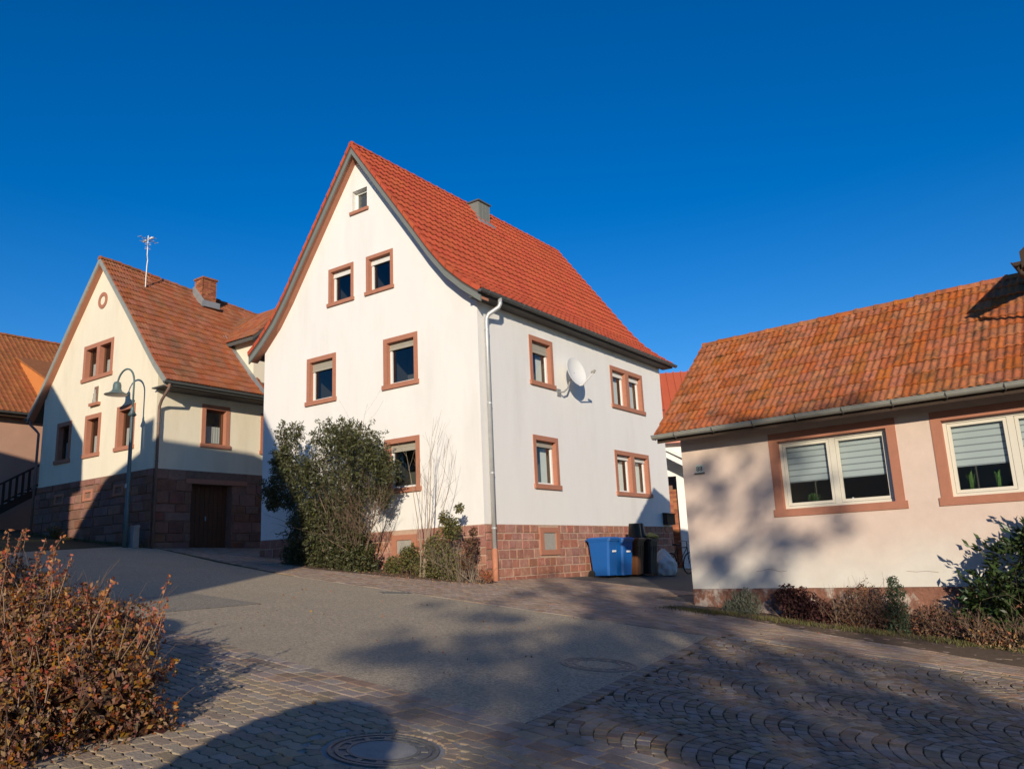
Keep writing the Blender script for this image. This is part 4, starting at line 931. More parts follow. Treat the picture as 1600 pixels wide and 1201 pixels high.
# ------------------------------------------------------------------ the house beyond the cream one, with its outside stair
def far_house():
    o = CH_M @ Vector((-12, 0, 0)); loc = (o.x, o.y, gz(o.x, o.y)); rz = -.61; dzp = CH_M.translation.z + CH_zp - loc[2]
    root = thing('far_house', 'house with brown tiled roof and dusky pink wall beyond the cream house', 'house', loc, rz)
    S = Fr((0, 0, dzp), (0, 1, 0), (1, 0, 0)); W, y0, y1 = 9.0, -4, 11
    wall('wall', S, [(y0, -5), (y1, -5), (y1, 3.6), (y0, 3.6)], [], 'pink_plaster_far', root)
    MB().box(S, y0, y1, -9.0, -.02, -5, 3.3).build('wall_core', 'pink_plaster_far', root)
    prof = [(.45, 3.50), (-4.5, 8.0)]; mb = MB(); roof_deck(mb, S, prof, y0 - .3, y1 + .3); L = Fr((-W, 0, dzp), (0, -1, 0), (-1, 0, 0)); roof_deck(mb, L, prof, -y1 - .3, -y0 + .3); roof = mb.build('roof', 'dark_wood', root)
    tm, V, Fc = tile_mesh('roof_tile', .225, .34, 'far_tile', 1, .018, .03, 5); RMx = root_matrix(loc, rz)
    place_repeats('roof_tile', tile_slope(root, S, prof, y0 - .3, y1 + .3, tm, .225, .34, jit=.006), tm, V, Fc, roof, 'far_tile', 220, 'roof_tiles', RMx)
    ridge_caps(roof, S, -4.5, 7.98, y0 - .3, y1 + .3, 'far_tile')
    gt = MB(); half_round(gt, S, .52, 3.45, y0 - .3, y1, .07); gt.build('gutter', 'dark_zinc', root)
    MB().box(S, y0, y1, .001, .42, 3.28, 3.33).build('eave_soffit', 'dark_wood', root)
    # shed dormer with orange boarded cheek
    yc = 2.0; dm = MB(); dm.add([(-2.56, yc, dzp + 6.45), (.3, yc, dzp + 5.05), (.3, yc, dzp + 3.55), (-2.56, yc, dzp + 6.1), (.3, yc + 3, dzp + 5.05), (.3, yc + 3, dzp + 3.55)], [(0, 3, 2, 1), (1, 2, 5, 4)])
    d_ = dm.build('dormer', 'orange_board', root)
    MB().hexa([(.5, yc - .12, dzp + 4.92), (.5, yc + 3, dzp + 4.92), (-2.8, yc + 3, dzp + 6.54), (-2.8, yc - .12, dzp + 6.54), (.5, yc - .12, dzp + 5.0), (.5, yc + 3, dzp + 5.0), (-2.8, yc + 3, dzp + 6.62), (-2.8, yc - .12, dzp + 6.62)]).build('dormer_roof', 'far_tile', d_)
    # staircase: a thing of its own
    o2 = CH_M @ Vector((-10.4, -2.6, 0)); l2 = (o2.x, o2.y, gz(o2.x, o2.y)); z2 = CH_M.translation.z + CH_zp - l2[2]
    st = thing('outdoor_staircase', 'dark outside staircase with slatted railing beside the cream house', 'staircase', l2, rz)
    fr = Fr((0, 2.6, z2), (0, 1, 0), (1, 0, 0)); sl = .60
    def zz(y): return -.42 + sl * (y - .05)
    for d in (-.95, 0): MB().hexa([fr.P(-2.8, d, zz(-2.8) - .30), fr.P(2.6, d, zz(2.6) - .30), fr.P(2.6, d + .06, zz(2.6) - .30), fr.P(-2.8, d + .06, zz(-2.8) - .30), fr.P(-2.8, d, zz(-2.8)), fr.P(2.6, d, zz(2.6)), fr.P(2.6, d + .06, zz(2.6)), fr.P(-2.8, d + .06, zz(-2.8))]).build('stringer', 'dark_wood', st)
    for k in range(19): y = -2.75 + k * .28; MB().box(fr, y, y + .30, -.9, .0, zz(y) - .06, zz(y) - .01).build('step', 'concrete', st)
    MB().hexa([fr.P(-2.8, .0, zz(-2.8) + .85), fr.P(2.6, .0, zz(2.6) + .85), fr.P(2.6, .06, zz(2.6) + .85), fr.P(-2.8, .06, zz(-2.8) + .85), fr.P(-2.8, .0, zz(-2.8) + .93), fr.P(2.6, .0, zz(2.6) + .93), fr.P(2.6, .06, zz(2.6) + .93), fr.P(-2.8, .06, zz(-2.8) + .93)]).build('handrail', 'dark_wood', st)
    for k in range(24): y = -2.7 + k * .225; MB().box(fr, y, y + .09, .012, .042, zz(y) - .02, zz(y) + .9).build('baluster', 'dark_wood', st)
    MB().box(fr, -2.8, 3.2, -.9, -.8, -4.0, -1.6).build('stair_base', 'concrete', st)
far_house()

# ------------------------------------------------------------------ outbuilding in the gap behind
def outbuilding():
    loc = (5.2, 30.3, gz(5.2, 30.3)); root = thing('outbuilding', 'white outbuilding with red ribbed metal roof seen through the driveway gap', 'outbuilding', loc, -.12)
    z = CAMZ - loc[2]; F = Fr((0, 0, z), (1, 0, 0), (0, -1, 0))
    wall('wall', F, [(-1.5, -1.5), (8, -1.5), (8, 4.2), (-1.5, 4.2)], [(.3, 1.02, -1.4, 2.95)], 'white_render', root)
    MB().box(F, -1.5, 8, -5.5, -5.4, -1.5, 4.2).box(F, -1.5, -1.4, -5.4, -.01, -1.5, 4.2).box(F, 7.9, 8, -5.4, -.01, -1.5, 4.2).build('wall', 'white_render', root)
    MB().box(F, .2, 1.1, -1.3, -.9, -1.5, 3.2).build('inner_partition', 'dark_mortar', root)
    pil = MB().box(F, .42, .86, -.50, -.22, -1.4, 2.25).build('brick_pillar', 'dark_mortar', root)
    for r in range(44):
        for k in range(2): MB().box(F, .415 + k * .225 + (.0 if r % 2 else .0), .415 + (k + 1) * .225 - .012, -.24, -.205, -1.35 + r * .082, -1.35 + r * .082 + .07).build('brick', 'brick_red', pil)
    MB().box(F, .80, 1.06, -.2, .04, -1.5, 2.72).build('post', 'white_render', root); MB().box(F, .2, 1.5, -.12, .05, 2.72, 2.98).build('lintel', 'white_render', root)
    prof = [(.4, 4.05), (-2.9, 7.35)]; mb = MB(); roof_deck(mb, F, prof, -1.8, 8.3, top=.02, th=.1); roof = mb.build('roof', 'red_metal', root)
    for k in range(34):
        s = -1.75 + k * .3; rb = MB(); rb.hexa([F.P(s, .41, 4.03), F.P(s + .05, .41, 4.03), F.P(s + .05, -2.9, 7.33), F.P(s, -2.9, 7.33), F.P(s, .41, 4.09), F.P(s + .05, .41, 4.09), F.P(s + .05, -2.9, 7.39), F.P(s, -2.9, 7.39)]); rb.build('rib', 'red_metal', roof)
    # white rake of the lean-to in front of it
    lt = MB(); lt.hexa([F.P(.05, .9, 3.55), F.P(1.6, .9, 2.65), F.P(1.6, 1.0, 2.65), F.P(.05, 1.0, 3.55), F.P(.05, .9, 3.75), F.P(1.6, .9, 2.85), F.P(1.6, 1.0, 2.85), F.P(.05, 1.0, 3.75)]); lt.build('rake_board', 'white_render', root)
    lt = MB(); lt.hexa([F.P(.0, .0, 3.80), F.P(1.7, .0, 2.88), F.P(1.7, 1.1, 2.88), F.P(.0, 1.1, 3.80), F.P(.0, .0, 3.92), F.P(1.7, .0, 3.0), F.P(1.7, 1.1, 3.0), F.P(.0, 1.1, 3.92)]); lt.build('lean_to_roof', 'grey_flashing', root)
outbuilding()

# ------------------------------------------------------------------ satellite dish, aerial, post box, street lamp
def dish():
    p = in_house(WH_M, WH_S, 3.62, .03, 3.66); t = thing('satellite_dish', 'white satellite dish with feed arm mounted on the white house side wall', 'satellite dish', p, -.6116)
    ctr = Vector((.38, .36, .60)); tilt = R(12); nrm = Vector((math.cos(tilt), -.09, math.sin(tilt))).normalized()
    q = nrm.to_track_quat('Z', 'Y').to_matrix().to_4x4()
    q = Matrix.Translation((0, 0, 0)) @ q
    n = 40; mb = MB(); prof = [(.001, -.075), (.12, -.068), (.25, -.045), (.36, -.012), (.43, .018), (.445, .022), (.448, .012), (.43, .004), (.36, -.028), (.25, -.06), (.12, -.083), (.001, -.09)]
    mb.lathe([(a * .98, b) for a, b in prof], n, ctr, q); mb.build('reflector', 'dish_white', t, smooth=True)
    up = q.to_3x3() @ Vector((0, 1, 0)); up = Vector((0, 0, 1)) - nrm * nrm.z; up.normalize(); bot = ctr - up * .42
    tip = ctr + nrm * .56 - up * .22
    MB().tube([bot - nrm * .02, bot + nrm * .08 - up * .03, tip - up * .03], [.022, .022, .018], 8).build('feed_arm', 'dish_white', t)
    MB().tube([tip - nrm * -.05, tip - nrm * .09], [.035, .03], 12).tube([tip + up * .03, tip - up * .05], .03, 10).build('feed_horn', 'concrete', t)
    MB().tube([(0, 0, 0), (.16, 0, 0), (.22, .1, .10), (.24, .30, .42), ctr - nrm * .08], .024, 8).box(WORLD, -.03, 0, -.09, .09, -.10, .10).build('wall_bracket', 'steel', t)
dish()
def aerial():
    p = in_house(CH_M, CH_S, 1.08, -2.95, 6.55); t = thing('roof_aerial', 'thin crossed roof aerial on a wavy mast above the cream house', 'aerial', p, -.61)
    MB().tube([(0, 0, 0), (0, 0, .8), (.02, 0, 1.2), (.03, .01, 1.4), (.0, .0, 1.6), (0, 0, 2.35)], .022, 6).build('mast', 'steel', t)
    for z, ax, l in ((2.2, (1, .2, .0), .32), (2.2, (-.2, 1, 0), .38), (1.95, (.9, -.5, 0), .30)):
        a = Vector(ax).normalized() * l; MB().tube([Vector((0, 0, z)) - a, Vector((0, 0, z)) + a], .011, 5).build('boom', 'steel', t)
        for k in (-1, -.5, .5, 1):
            c = Vector((0, 0, z)) + a * k; b = Vector((-a.y, a.x, 0)).normalized() * .10; MB().tube([c - b, c + b], .007, 4).build('element', 'zinc', t)
    for x in (-.30, .12): MB().box(WORLD, x, x + .18, -.03, .03, 2.17, 2.23).build('dipole_box', 'white_plastic', t)
    MB().box(WORLD, -.08, .08, -.12, .12, -.12, -.0).build('foot_flashing', 'dark_zinc', t)
aerial()
def post_box():
    p = in_house(WH_M, WH_S, 10.05, .02, .05); t = thing('post_box', 'dark post box on the far end of the white house wall', 'post box', p, -.6116)
    fr = Fr((0, 0, 0), (0, 1, 0), (1, 0, 0)); MB().box(fr, -.30, .30, 0, .16, 0, .36).build('body', 'dark_wood', t); MB().hexa([fr.P(-.32, 0, .36), fr.P(.32, 0, .36), fr.P(.32, .2, .35), fr.P(-.32, .2, .35), fr.P(-.32, 0, .40), fr.P(.32, 0, .40), fr.P(.32, .2, .365), fr.P(-.32, .2, .365)]).build('lid', 'dark_wood', t)
    MB().box(fr, -.2, .2, .16, .165, .26, .29).build('slot', 'rubber', t)
post_box()
def lamp():
    q = in_house(CH_M, CH_F, -.34, .6, 0); loc = (q.x, q.y, gz(q.x, q.y)); t = thing('street_lamp', 'curved street lamp with bell shade in front of the cream house', 'street lamp', loc, -.61)
    zt = q.z - loc[2]; H = zt + 2.72
    MB().tube([(0, 0, 0), (0, 0, 1.15), (0, 0, 1.2), (0, 0, zt + 1.75), (0, 0, zt + 1.8), (0, 0, zt + 1.9)], [.075, .075, .062, .055, .055, .045], 14).build('post', 'lamp_paint', t, smooth=True)
    MB().lathe([(.09, zt + 1.62), (.13, zt + 1.66), (.055, zt + 1.80), (.05, zt + 1.9)], 16).build('collar', 'lamp_paint', t, smooth=True)
    arc = [(0, 0, zt + 1.85), (0, 0, H)] + [(-.5 + .5 * math.cos(a), 0, H + .5 * math.sin(a)) for a in np.linspace(.15, math.pi - .1, 12)] + [(-1.0, 0, H + .08)]
    MB().tube(arc, .030, 10).build('swan_neck', 'lamp_paint', t, smooth=True)
    MB().lathe([(a_, b_ + .22) for a_, b_ in [(.05, H - .05), (.10, H - .08), (.125, H - .16), (.13, H - .30), (.16, H - .36), (.26, H - .43), (.37, H - .47), (.375, H - .485), (.34, H - .475), (.2, H - .42), (.001, H - .40)]], 28, (-1.0, 0, 0)).build('lamp_shade', 'lamp_paint', t, smooth=True)
    MB().lathe([(.33, H - .258), (.28, H - .28), (.15, H - .31), (.001, H - .32)], 24, (-1.0, 0, 0)).build('diffuser', 'lamp_white', t, smooth=True)
    MB().box(WORLD, -.045, .045, -.082, -.07, zt - .62, zt - .5).build('number_tag', 'plate_white', t)
lamp()
def utility_box():
    q = in_house(CH_M, CH_F, -.20, .42, 0); loc = (q.x, q.y, gz(q.x, q.y)); t = thing('utility_box', 'small pale utility box beside the street lamp foot', 'utility box', loc, -.61)
    MB().box(WORLD, -.16, .16, -.09, .09, 0, .62).build('body', 'grey_flashing', t); MB().hexa([(-.18, -.11, .62), (.18, -.11, .62), (.18, .11, .62), (-.18, .11, .62), (-.18, -.11, .65), (.18, -.11, .65), (.16, .09, .69), (-.16, .09, .69)]).build('lid', 'grey_flashing', t)
utility_box()

# ------------------------------------------------------------------ bins and things by the driveway
def make_bin(body, lid, print_):
    """two-wheeled bin, back to the wall (local -x is the back)"""
    root = thing('wheelie_bin', 'bin', 'bin', (0, 0, 0))
    def ring(z, x0, x1, hy, c=.05):
        return [(x0 + c, -hy, z), (x1 - c, -hy, z), (x1, -hy + c, z), (x1, hy - c, z), (x1 - c, hy, z), (x0 + c, hy, z), (x0, hy - c, z), (x0, -hy + c, z)]
    secs = [ring(.05, -.255, .275, .235), ring(.30, -.27, .29, .245), ring(.88, -.32, .34, .275), ring(.96, -.33, .35, .28), ring(.965, -.35, .375, .295), ring(1.0, -.35, .375, .295)]
    v = [p for s in secs for p in s]; f = [(k * 8 + j, k * 8 + (j + 1) % 8, (k + 1) * 8 + (j + 1) % 8, (k + 1) * 8 + j) for k in range(len(secs) - 1) for j in range(8)] + [tuple(range(8))[::-1]]
    MB().add(v, f).build('body', body, root)
    L = [ring(1.003, -.37, .40, .305), ring(1.045, -.37, .40, .305), ring(1.075, -.33, .36, .27, .08), ring(1.085, -.2, .2, .15, .08)]
    v = [p for s in L for p in s]; f = [(k * 8 + j, k * 8 + (j + 1) % 8, (k + 1) * 8 + (j + 1) % 8, (k + 1) * 8 + j) for k in range(3) for j in range(8)] + [tuple(range(8))[::-1], tuple(range(24, 32))]
    MB().add(v, f).build('lid', lid, root)
    MB().tube([(-.44, -.2, 1.0), (-.44, .2, 1.0)], .018, 8).tube([(-.35, -.2, .99), (-.44, -.2, 1.0)], .016, 6).tube([(-.35, .2, .99), (-.44, .2, 1.0)], .016, 6).build('handle', lid, root)
    for s in (-1, 1):
        wh = MB(); wh.tube([(-.25, s * .235, .10), (-.25, s * .285, .10)], .10, 18); w = wh.build('wheel', 'rubber', root); MB().tube([(-.25, s * .286, .10), (-.25, s * .292, .10)], .045, 12).build('hub', 'black_plastic', w)
    MB().tube([(-.25, -.24, .10), (-.25, .24, .10)], .015, 6).build('axle', 'steel', root)
    for s in (-.16, 0, .16): MB().hexa([(.262, s - .03, .28), (.284, s - .025, .28), (.284, s + .025, .28), (.262, s + .03, .28), (.325, s - .03, .84), (.350, s - .025, .84), (.350, s + .025, .84), (.325, s + .03, .84)]).build('front_rib', body, root)
    if print_:
        mk = MB(); x = .357
        for k in range(6): mk.box(WORLD, .338, .3645, -.085 + k * .03, -.063 + k * .03, .665 + .01 * (k % 2), .715)
        mk.build('printed_mark', 'print_white', root)
    return root
def place_on_wall(o, s, d, rz=0):
    p = in_house(WH_M, WH_S, s, d, 0); o.location = (p.x, p.y, gz(p.x, p.y) + .012); o.rotation_euler = (0, 0, -.6116 + rz)
b1 = make_bin('blue_plastic', 'blue_plastic', True); place_on_wall(b1, 4.70, .50, R(-2)); tag(b1, 'blue wheelie bin standing nearest the street corner', 'bin', 'bins along the white house wall')
b2 = copy_tree(b1); place_on_wall(b2, 5.42, .58, R(-7)); tag(b2, 'blue wheelie bin beside the brown-lidded bin')
b3 = make_bin('brown_plastic', 'brown_plastic', False); place_on_wall(b3, 6.12, .60, R(3)); tag(b3, 'brown wheelie bin between the blue and the black ones', 'bin', 'bins along the white house wall')
b4 = make_bin('black_plastic', 'black_plastic', False); place_on_wall(b4, 6.86, .66, R(0)); tag(b4, 'black wheelie bin next to the white sack', 'bin', 'bins along the white house wall')
def tub(s, d, z, label, tilt):
    p = in_house(WH_M, WH_S, s, d, 0); t = thing('plastic_tub', label, 'tub', (p.x, p.y, gz(p.x, p.y) + .012 + z), random.random(), 'upturned tubs on the bins'); t.rotation_euler = (tilt, 0, .4)
    MB().lathe([(.001, .42), (.15, .42), (.165, .40), (.195, .06), (.21, .05), (.21, .0), (.19, .0), (.17, .05), (.13, .39), (.001, .40)], 22).build('body', 'black_plastic', t, smooth=False)
    MB().tube([(0, .2, .05), (0, .26, .2), (0, .2, .3)], .01, 5).build('handle', 'black_plastic', t)
tub(6.20, .74, 1.088, 'upturned black tub standing on the brown bin', R(2)); tub(6.74, .60, 1.088, 'upturned black tub standing on the black bin', R(-3))
def lumpy(name, label, cat, material, loc, r, seed, neck=None, sq=.35):
    t = thing(name, label, cat, loc); bm = bmesh.new(); bmesh.ops.create_icosphere(bm, subdivisions=5, radius=1); rs = random.Random(seed); ph = [(rs.uniform(2, 6), rs.uniform(0, 6), Vector((rs.gauss(0, 1), rs.gauss(0, 1), rs.gauss(0, 1))).normalized()) for _ in range(14)]
    for v in bm.verts:
        n = v.co.normalized(); k = 1 + sum(math.sin(a * n.dot(d) * 2 + b) for a, b, d in ph) * .022 + .06 * abs(math.sin(9 * n.dot(ph[0][2]) + 4 * n.dot(ph[1][2]))) + .05 * abs(math.sin(13 * n.dot(ph[2][2]) + 6 * n.dot(ph[3][2]))) + .04 * abs(math.sin(21 * n.dot(ph[4][2])))
        p = n * k; z = max(p.z, -.62); top = max(0, p.z - .4); v.co = Vector((p.x * r[0] * (1 - top * .75), p.y * r[1] * (1 - top * .75), (z + .62) * r[2] * .62 * (1 + .15 * top)))
    me = bpy.data.meshes.new(name); bm.to_mesh(me); bm.free(); me.materials.append(M[material]); me.polygons.foreach_set('use_smooth', [True] * len(me.polygons)); link('body', me, t)
    return t
p = in_house(WH_M, WH_S, 7.85, .80, 0); lumpy('white_sack', 'crumpled white plastic sack on the ground past the bins', 'sack', 'white_sack', (p.x, p.y, gz(p.x, p.y) + .01), (.36, .34, .66), 3)
p = in_house(WH_M, WH_S, 7.0, .86, 0); lumpy('yellow_bag', 'flat yellowish bag lying on the black bin lid', 'bag', 'yellow_bag', (p.x, p.y, gz(p.x, p.y) + 1.098), (.2, .2, .15), 5)
def bicycle():
    p = in_house(WH_M, WH_S, 8.85, .85, 0); t = thing('bicycle', 'dark bicycle parked in shade past the white sack', 'bicycle', (p.x, p.y, gz(p.x, p.y) + .01), -.6116 + R(90)); t.rotation_euler = (R(8), 0, -.6116 + R(80))
    for x in (-.52, .52):
        w = MB(); Mx = Matrix(((1, 0, 0), (0, 0, 1), (0, 1, 0))).to_4x4(); n = 32
        ringp = [(x + .33 * math.cos(2 * math.pi * k / n), 0, .34 + .33 * math.sin(2 * math.pi * k / n)) for k in range(n + 1)]; w.tube(ringp, .02, 6, cap=False); wo_ = w.build('wheel', 'rubber', t)
        sp = MB(); [sp.tube([(x, 0, .34), (x + .32 * math.cos(a), 0, .34 + .32 * math.sin(a))], .003, 3) for a in np.linspace(0, 2 * math.pi, 13)[:-1]]; sp.build('spokes', 'steel', wo_)
    f = MB(); bb = (-.08, 0, .30); st = (-.2, 0, .82); hd = (.36, 0, .84)
    for a, b in ((bb, st), (bb, hd), (st, hd), (bb, (-.52, 0, .34)), (st, (-.52, 0, .34)), (hd, (.52, 0, .34)), (hd, (.33, 0, 1.0))): f.tube([a, b], .017, 6)
    f.build('frame', 'black_bike', t); MB().tube([(.30, -.28, 1.0), (.36, -.12, 1.02), (.36, .12, 1.02), (.30, .28, 1.0)], .013, 6).build('handlebar', 'steel', t)
    MB().hexa([(-.34, -.08, .90), (-.06, -.03, .90), (-.06, .03, .90), (-.34, .08, .90), (-.34, -.08, .95), (-.06, -.02, .94), (-.06, .02, .94), (-.34, .08, .95)]).tube([(-.2, 0, .80), (-.21, 0, .91)], .014, 6).build('saddle', 'rubber', t)
bicycle()

# ------------------------------------------------------------------ plants by the white house
def wpt(u, o, w): return np.array(in_house(WH_M, WH_F, -u, o, w))
def ground_at(u, o): q = wpt(u, o, 0); return gz(q[0], q[1])
AX = np.array([[math.cos(-.6116), math.sin(-.6116), 0], [-math.sin(-.6116), math.cos(-.6116), 0], [0, 0, 1]])
def blob_pts(n, c, r, shell=.35):
    """ellipsoid aligned to the house: r = (along wall, off wall, up)"""
    q = in_blob(n, (0, 0, 0), r, shell); return np.asarray(c) + q @ AX
def evergreen():
    base = wpt(3.9, 1.0, 0); base[2] = gz(base[0], base[1]); t = thing('evergreen_shrub', 'large straggly evergreen shrub against the white house gable', 'shrub', base)
    cl = [(5.56, 2.51, .40), (4.22, 2.26, .62), (2.95, 2.01, .56), (2.05, 1.36, .36), (5.33, 1.53, .55), (3.50, 1.12, .84), (6.25, 1.19, .38), (2.5, .87, .36), (4.81, .57, .55), (4.92, -.16, .66), (3.55, -.35, .62), (4.07, -.78, .55), (2.98, -.79, .38), (5.86, 2.02, .28), (6.1, 1.75, .30), (3.4, 2.3, .45), (4.7, 1.4, .6), (5.2, -.8, .4), (2.45, 1.7, .34), (6.45, .9, .22), (5.6, .9, .35), (4.4, .2, .5), (3.7, .3, .42), (5.1, .3, .42), (5.4, -.5, .42), (4.5, -.9, .5), (3.3, -.8, .45)]
    P = []; 
    for u, w, r in cl:
        c = wpt(u, 1.0 + random.uniform(-.15, .25), w); n = int(3900 * r * r) + 180
        P.append(blob_pts(n, c, (r * 1.0, min(r, .62) * 1.1, r), .12))
        for _ in range(int(26 * r) + 6):   # sprigs that break the outline
            d = np.array([random.gauss(0, 1), random.gauss(0, .7), random.gauss(.3, .8)]); d /= np.linalg.norm(d); tip = c + (d * r * random.uniform(1.0, 1.5)) @ AX; st = c + (d * r * .5) @ AX; k = RNG.uniform(0, 1, 34)[:, None]; arch = np.concatenate([np.zeros((34, 2)), .12 * np.sin(k * 2.6)], 1); P.append(st + (tip - st) * k + arch + RNG.normal(0, .032, (34, 3)))
    P = np.concatenate(P); ok = ((P - np.array(wpt(0, 0, 0))) @ np.array([-AX[1, 0], -AX[1, 1], 0])) > .04; P = P[ok]; P = P[P[:, 2] > np.array([gz(x, y) for x, y in P[:, :2]])]
    P = (P - base); leaf_mesh('foliage', P, .095, 'evergreen_leaf', t, aspect=.30, dirs=np.tile([0, 0, .25], (len(P), 1)))
    mb = MB()
    for k in range(16):
        u = random.uniform(2.6, 5.2); a = Vector(wpt(random.uniform(3.0, 4.4), 1.0, -1.2)) ; a.z = gz(a.x, a.y); b = Vector(wpt(u + random.uniform(-1, 1), 1.05, random.uniform(.2, 2.2))); branch(mb, a - Vector(base), (b - a), (b - a).length, .028, 2, 6, .12, .02, (2, 4), None, .5)
    mb.build('branches', 'bark', t)
    tw = MB()
    for k in range(60):
        a = Vector(wpt(random.uniform(2.0, 3.8), 1.25, random.uniform(-.5, .6))); branch(tw, a - Vector(base), (random.gauss(-.1, .5), random.gauss(-.2, .3), 1), random.uniform(.4, .9), .006, 1, 4, .2, .05, (2, 3), None, .5)
    tw.build('twigs', 'twig', t)
evergreen()
def sapling():
    base = wpt(1.22, .8, 0); base[2] = gz(base[0], base[1]); t = thing('bare_sapling', 'leafless thin-stemmed sapling beside the ground floor gable window', 'sapling', base); B = Vector(base)
    mb = MB(); tips = [Vector(wpt(u, .8, w)) - B for u, w in ((.80, 2.55), (.56, 2.70), (.95, 2.1), (.12, 1.7), (1.75, 1.95), (.35, 2.0), (1.3, 1.6))]
    for k, e in enumerate(tips):
        st = Vector((random.uniform(-.08, .08), random.uniform(-.05, .05), 0)); m1 = st.lerp(e, .35) + Vector((random.gauss(0, .05), 0, .15)); m2 = st.lerp(e, .7) + Vector((random.gauss(0, .05), random.gauss(0, .04), .08)); pts = [st, m1, m2, e]; mb.tube(pts, [.016, .010, .006, .002], 5, cap=False)
        for _ in range(6):
            f = random.uniform(.25, .95); q = st.lerp(e, f) + Vector((0, 0, .1 * (1 - abs(2 * f - 1)))); branch(mb, q, (e - st).normalized() + Vector((random.gauss(0, .6), random.gauss(0, .3), .3)), random.uniform(.25, .6), .0045, 1, 4, .12, .08, (1, 2), None, .4)
    mb.build('stems', 'pale_twig', t)
sapling()
def small_shrub(name, label, cat, blobs, n, size, leafmat, twigmat='twig', twigs=30, aspect=.5, frame='W', up=.3, group=None, th=.6, tw_len=(.2, .45)):
    pos = (lambda u, o, w: wpt(u, o, w)) if frame == 'W' else (lambda a, o, w: np.array(in_house(PC_M, PC_F, a, o, w)))
    u, o, w, r = blobs[0]; base = pos(u, o, w); base[2] = gz(base[0], base[1]) + .01; t = thing(name, label, cat, base, 0, group); P = []
    for u, o, w, r in blobs:
        c = pos(u, o, w); P.append(blob_pts(int(n * r * r / sum(b[3] ** 2 for b in blobs)), c, (r, r * th, r), .2))
    P = np.concatenate(P); P = P[P[:, 2] > np.array([gz(x, y) for x, y in P[:, :2]]) + .01]; leaf_mesh('foliage', P - base, size, leafmat, t, aspect=aspect, dirs=np.tile([0, 0, up], (len(P), 1)))
    mb = MB()
    for k in range(twigs):
        u, o, w, r = random.choice(blobs); a = pos(u + random.uniform(-r, r) * .5, o + random.uniform(-.1, .1), w); a[2] = gz(a[0], a[1]); branch(mb, Vector(a - base), (random.gauss(0, .3), random.gauss(0, .3), 1), random.uniform(*tw_len), .006, 1, 4, .15, .05, (2, 3), None, .5)
    tag(mb.build('twigs', twigmat, t), kind='stuff'); return t
small_shrub('leafy_shrub', 'tall olive and brown shrub under the bare sapling', 'shrub', [(.85, .75, -.57, .42), (.35, .8, -.10, .30), (.62, .75, -.95, .5), (.55, .8, .15, .18), (.15, .75, .35, .14)], 5200, .06, 'olive_leaf', 'pale_twig', 70, tw_len=(.5, 1.0))
small_shrub('leafy_shrub', 'slim olive shrub close to the downpipe corner', 'shrub', [(-.12, .7, -.50, .22), (.0, .7, -.85, .22), (-.2, .7, -.2, .12)], 1500, .055, 'brown_leaf', 'pale_twig', 24, tw_len=(.4, .7))
small_shrub('low_shrub', 'low yellow-green shrub between evergreen and sapling', 'shrub', [(1.75, .7, -.72, .34), (2.3, .7, -.9, .28), (1.3, .75, -1.0, .26)], 3600, .06, 'olive_leaf', 'twig', 30)
small_shrub('low_shrub', 'small crimson plant at the foot of the downpipe', 'shrub', [(-.42, .5, -1.18, .14), (-.3, .55, -1.1, .1)], 420, .045, 'autumn_tip', 'twig', 14, tw_len=(.1, .2))
def fallen_leaves():
    P = []; 
    for _ in range(900):
        u = random.uniform(-.6, 5.6); o = .35 + abs(random.gauss(.6, .35)); q = wpt(u, o, 0); P.append((q[0], q[1], gz(q[0], q[1]) + .022))
    for _ in range(90):
        x, y = random.uniform(-4, 4.5), random.uniform(6, 15); P.append((x, y, gz(x, y) + .022))
    o = leaf_mesh('fallen_leaves', np.array(P), .042, 'dead_leaf', None, aspect=.7, dirs=None, fold=.1); tag(o, 'dry fallen leaves scattered along the planting edge', 'leaves', kind='stuff')
fallen_leaves()
sheet('planting_bed_soil', [tuple(wpt(u, o, 0)[:2]) for u, o in ((6.2, .02), (-.35, .02), (-.55, .55), (.3, 1.2), (2.0, 1.45), (4.0, 1.75), (5.8, 1.3))], .024, 'soil')

# ------------------------------------------------------------------ plants by the cottage
small_shrub('lavender_tuft', 'grey-green lavender tuft at the cottage corner', 'lavender', [(1.25, .5, -.30, .32), (1.05, .5, -.38, .24)], 4200, .075, 'lavender_leaf', 'twig', 20, aspect=.16, frame='C', up=1.6)
small_shrub('wine_red_shrub', 'dark wine-red shrub between lavender and dry twiggy shrub', 'shrub', [(2.27, .5, -.30, .34), (2.05, .5, -.1, .2), (2.6, .5, -.42, .26)], 3000, .06, 'wine_leaf', 'twig', 26, frame='C')
small_shrub('dry_shrub', 'broad dry brown twiggy shrub below the first cottage window', 'shrub', [(3.3, .5, -.30, .42), (3.7, .5, -.45, .34), (3.0, .5, -.5, .3)], 3600, .045, 'brown_leaf', 'twig', 90, frame='C', tw_len=(.4, .7))
small_shrub('small_conifer', 'small upright conifer seedling in the cottage bed', 'conifer', [(3.84, .62, -.35, .20), (3.86, .62, -.05, .16), (3.84, .62, .12, .09), (3.84, .62, -.6, .2)], 2400, .05, 'conifer_leaf', 'twig', 8, aspect=.3, frame='C', up=.6, tw_len=(.2, .4))
small_shrub('dry_shrub', 'low rusty dry shrub between conifer and laurel', 'shrub', [(4.35, .55, -.55, .36), (4.75, .6, -.62, .36)], 2600, .05, 'brown_leaf', 'twig', 80, frame='C', tw_len=(.3, .5))
small_shrub('dry_shrub', 'low dry shrub with orange leaves in front of the laurel', 'shrub', [(5.1, .95, -.75, .34), (5.5, 1.0, -.85, .36)], 2200, .055, 'dead_leaf', 'twig', 70, frame='C', tw_len=(.3, .5))
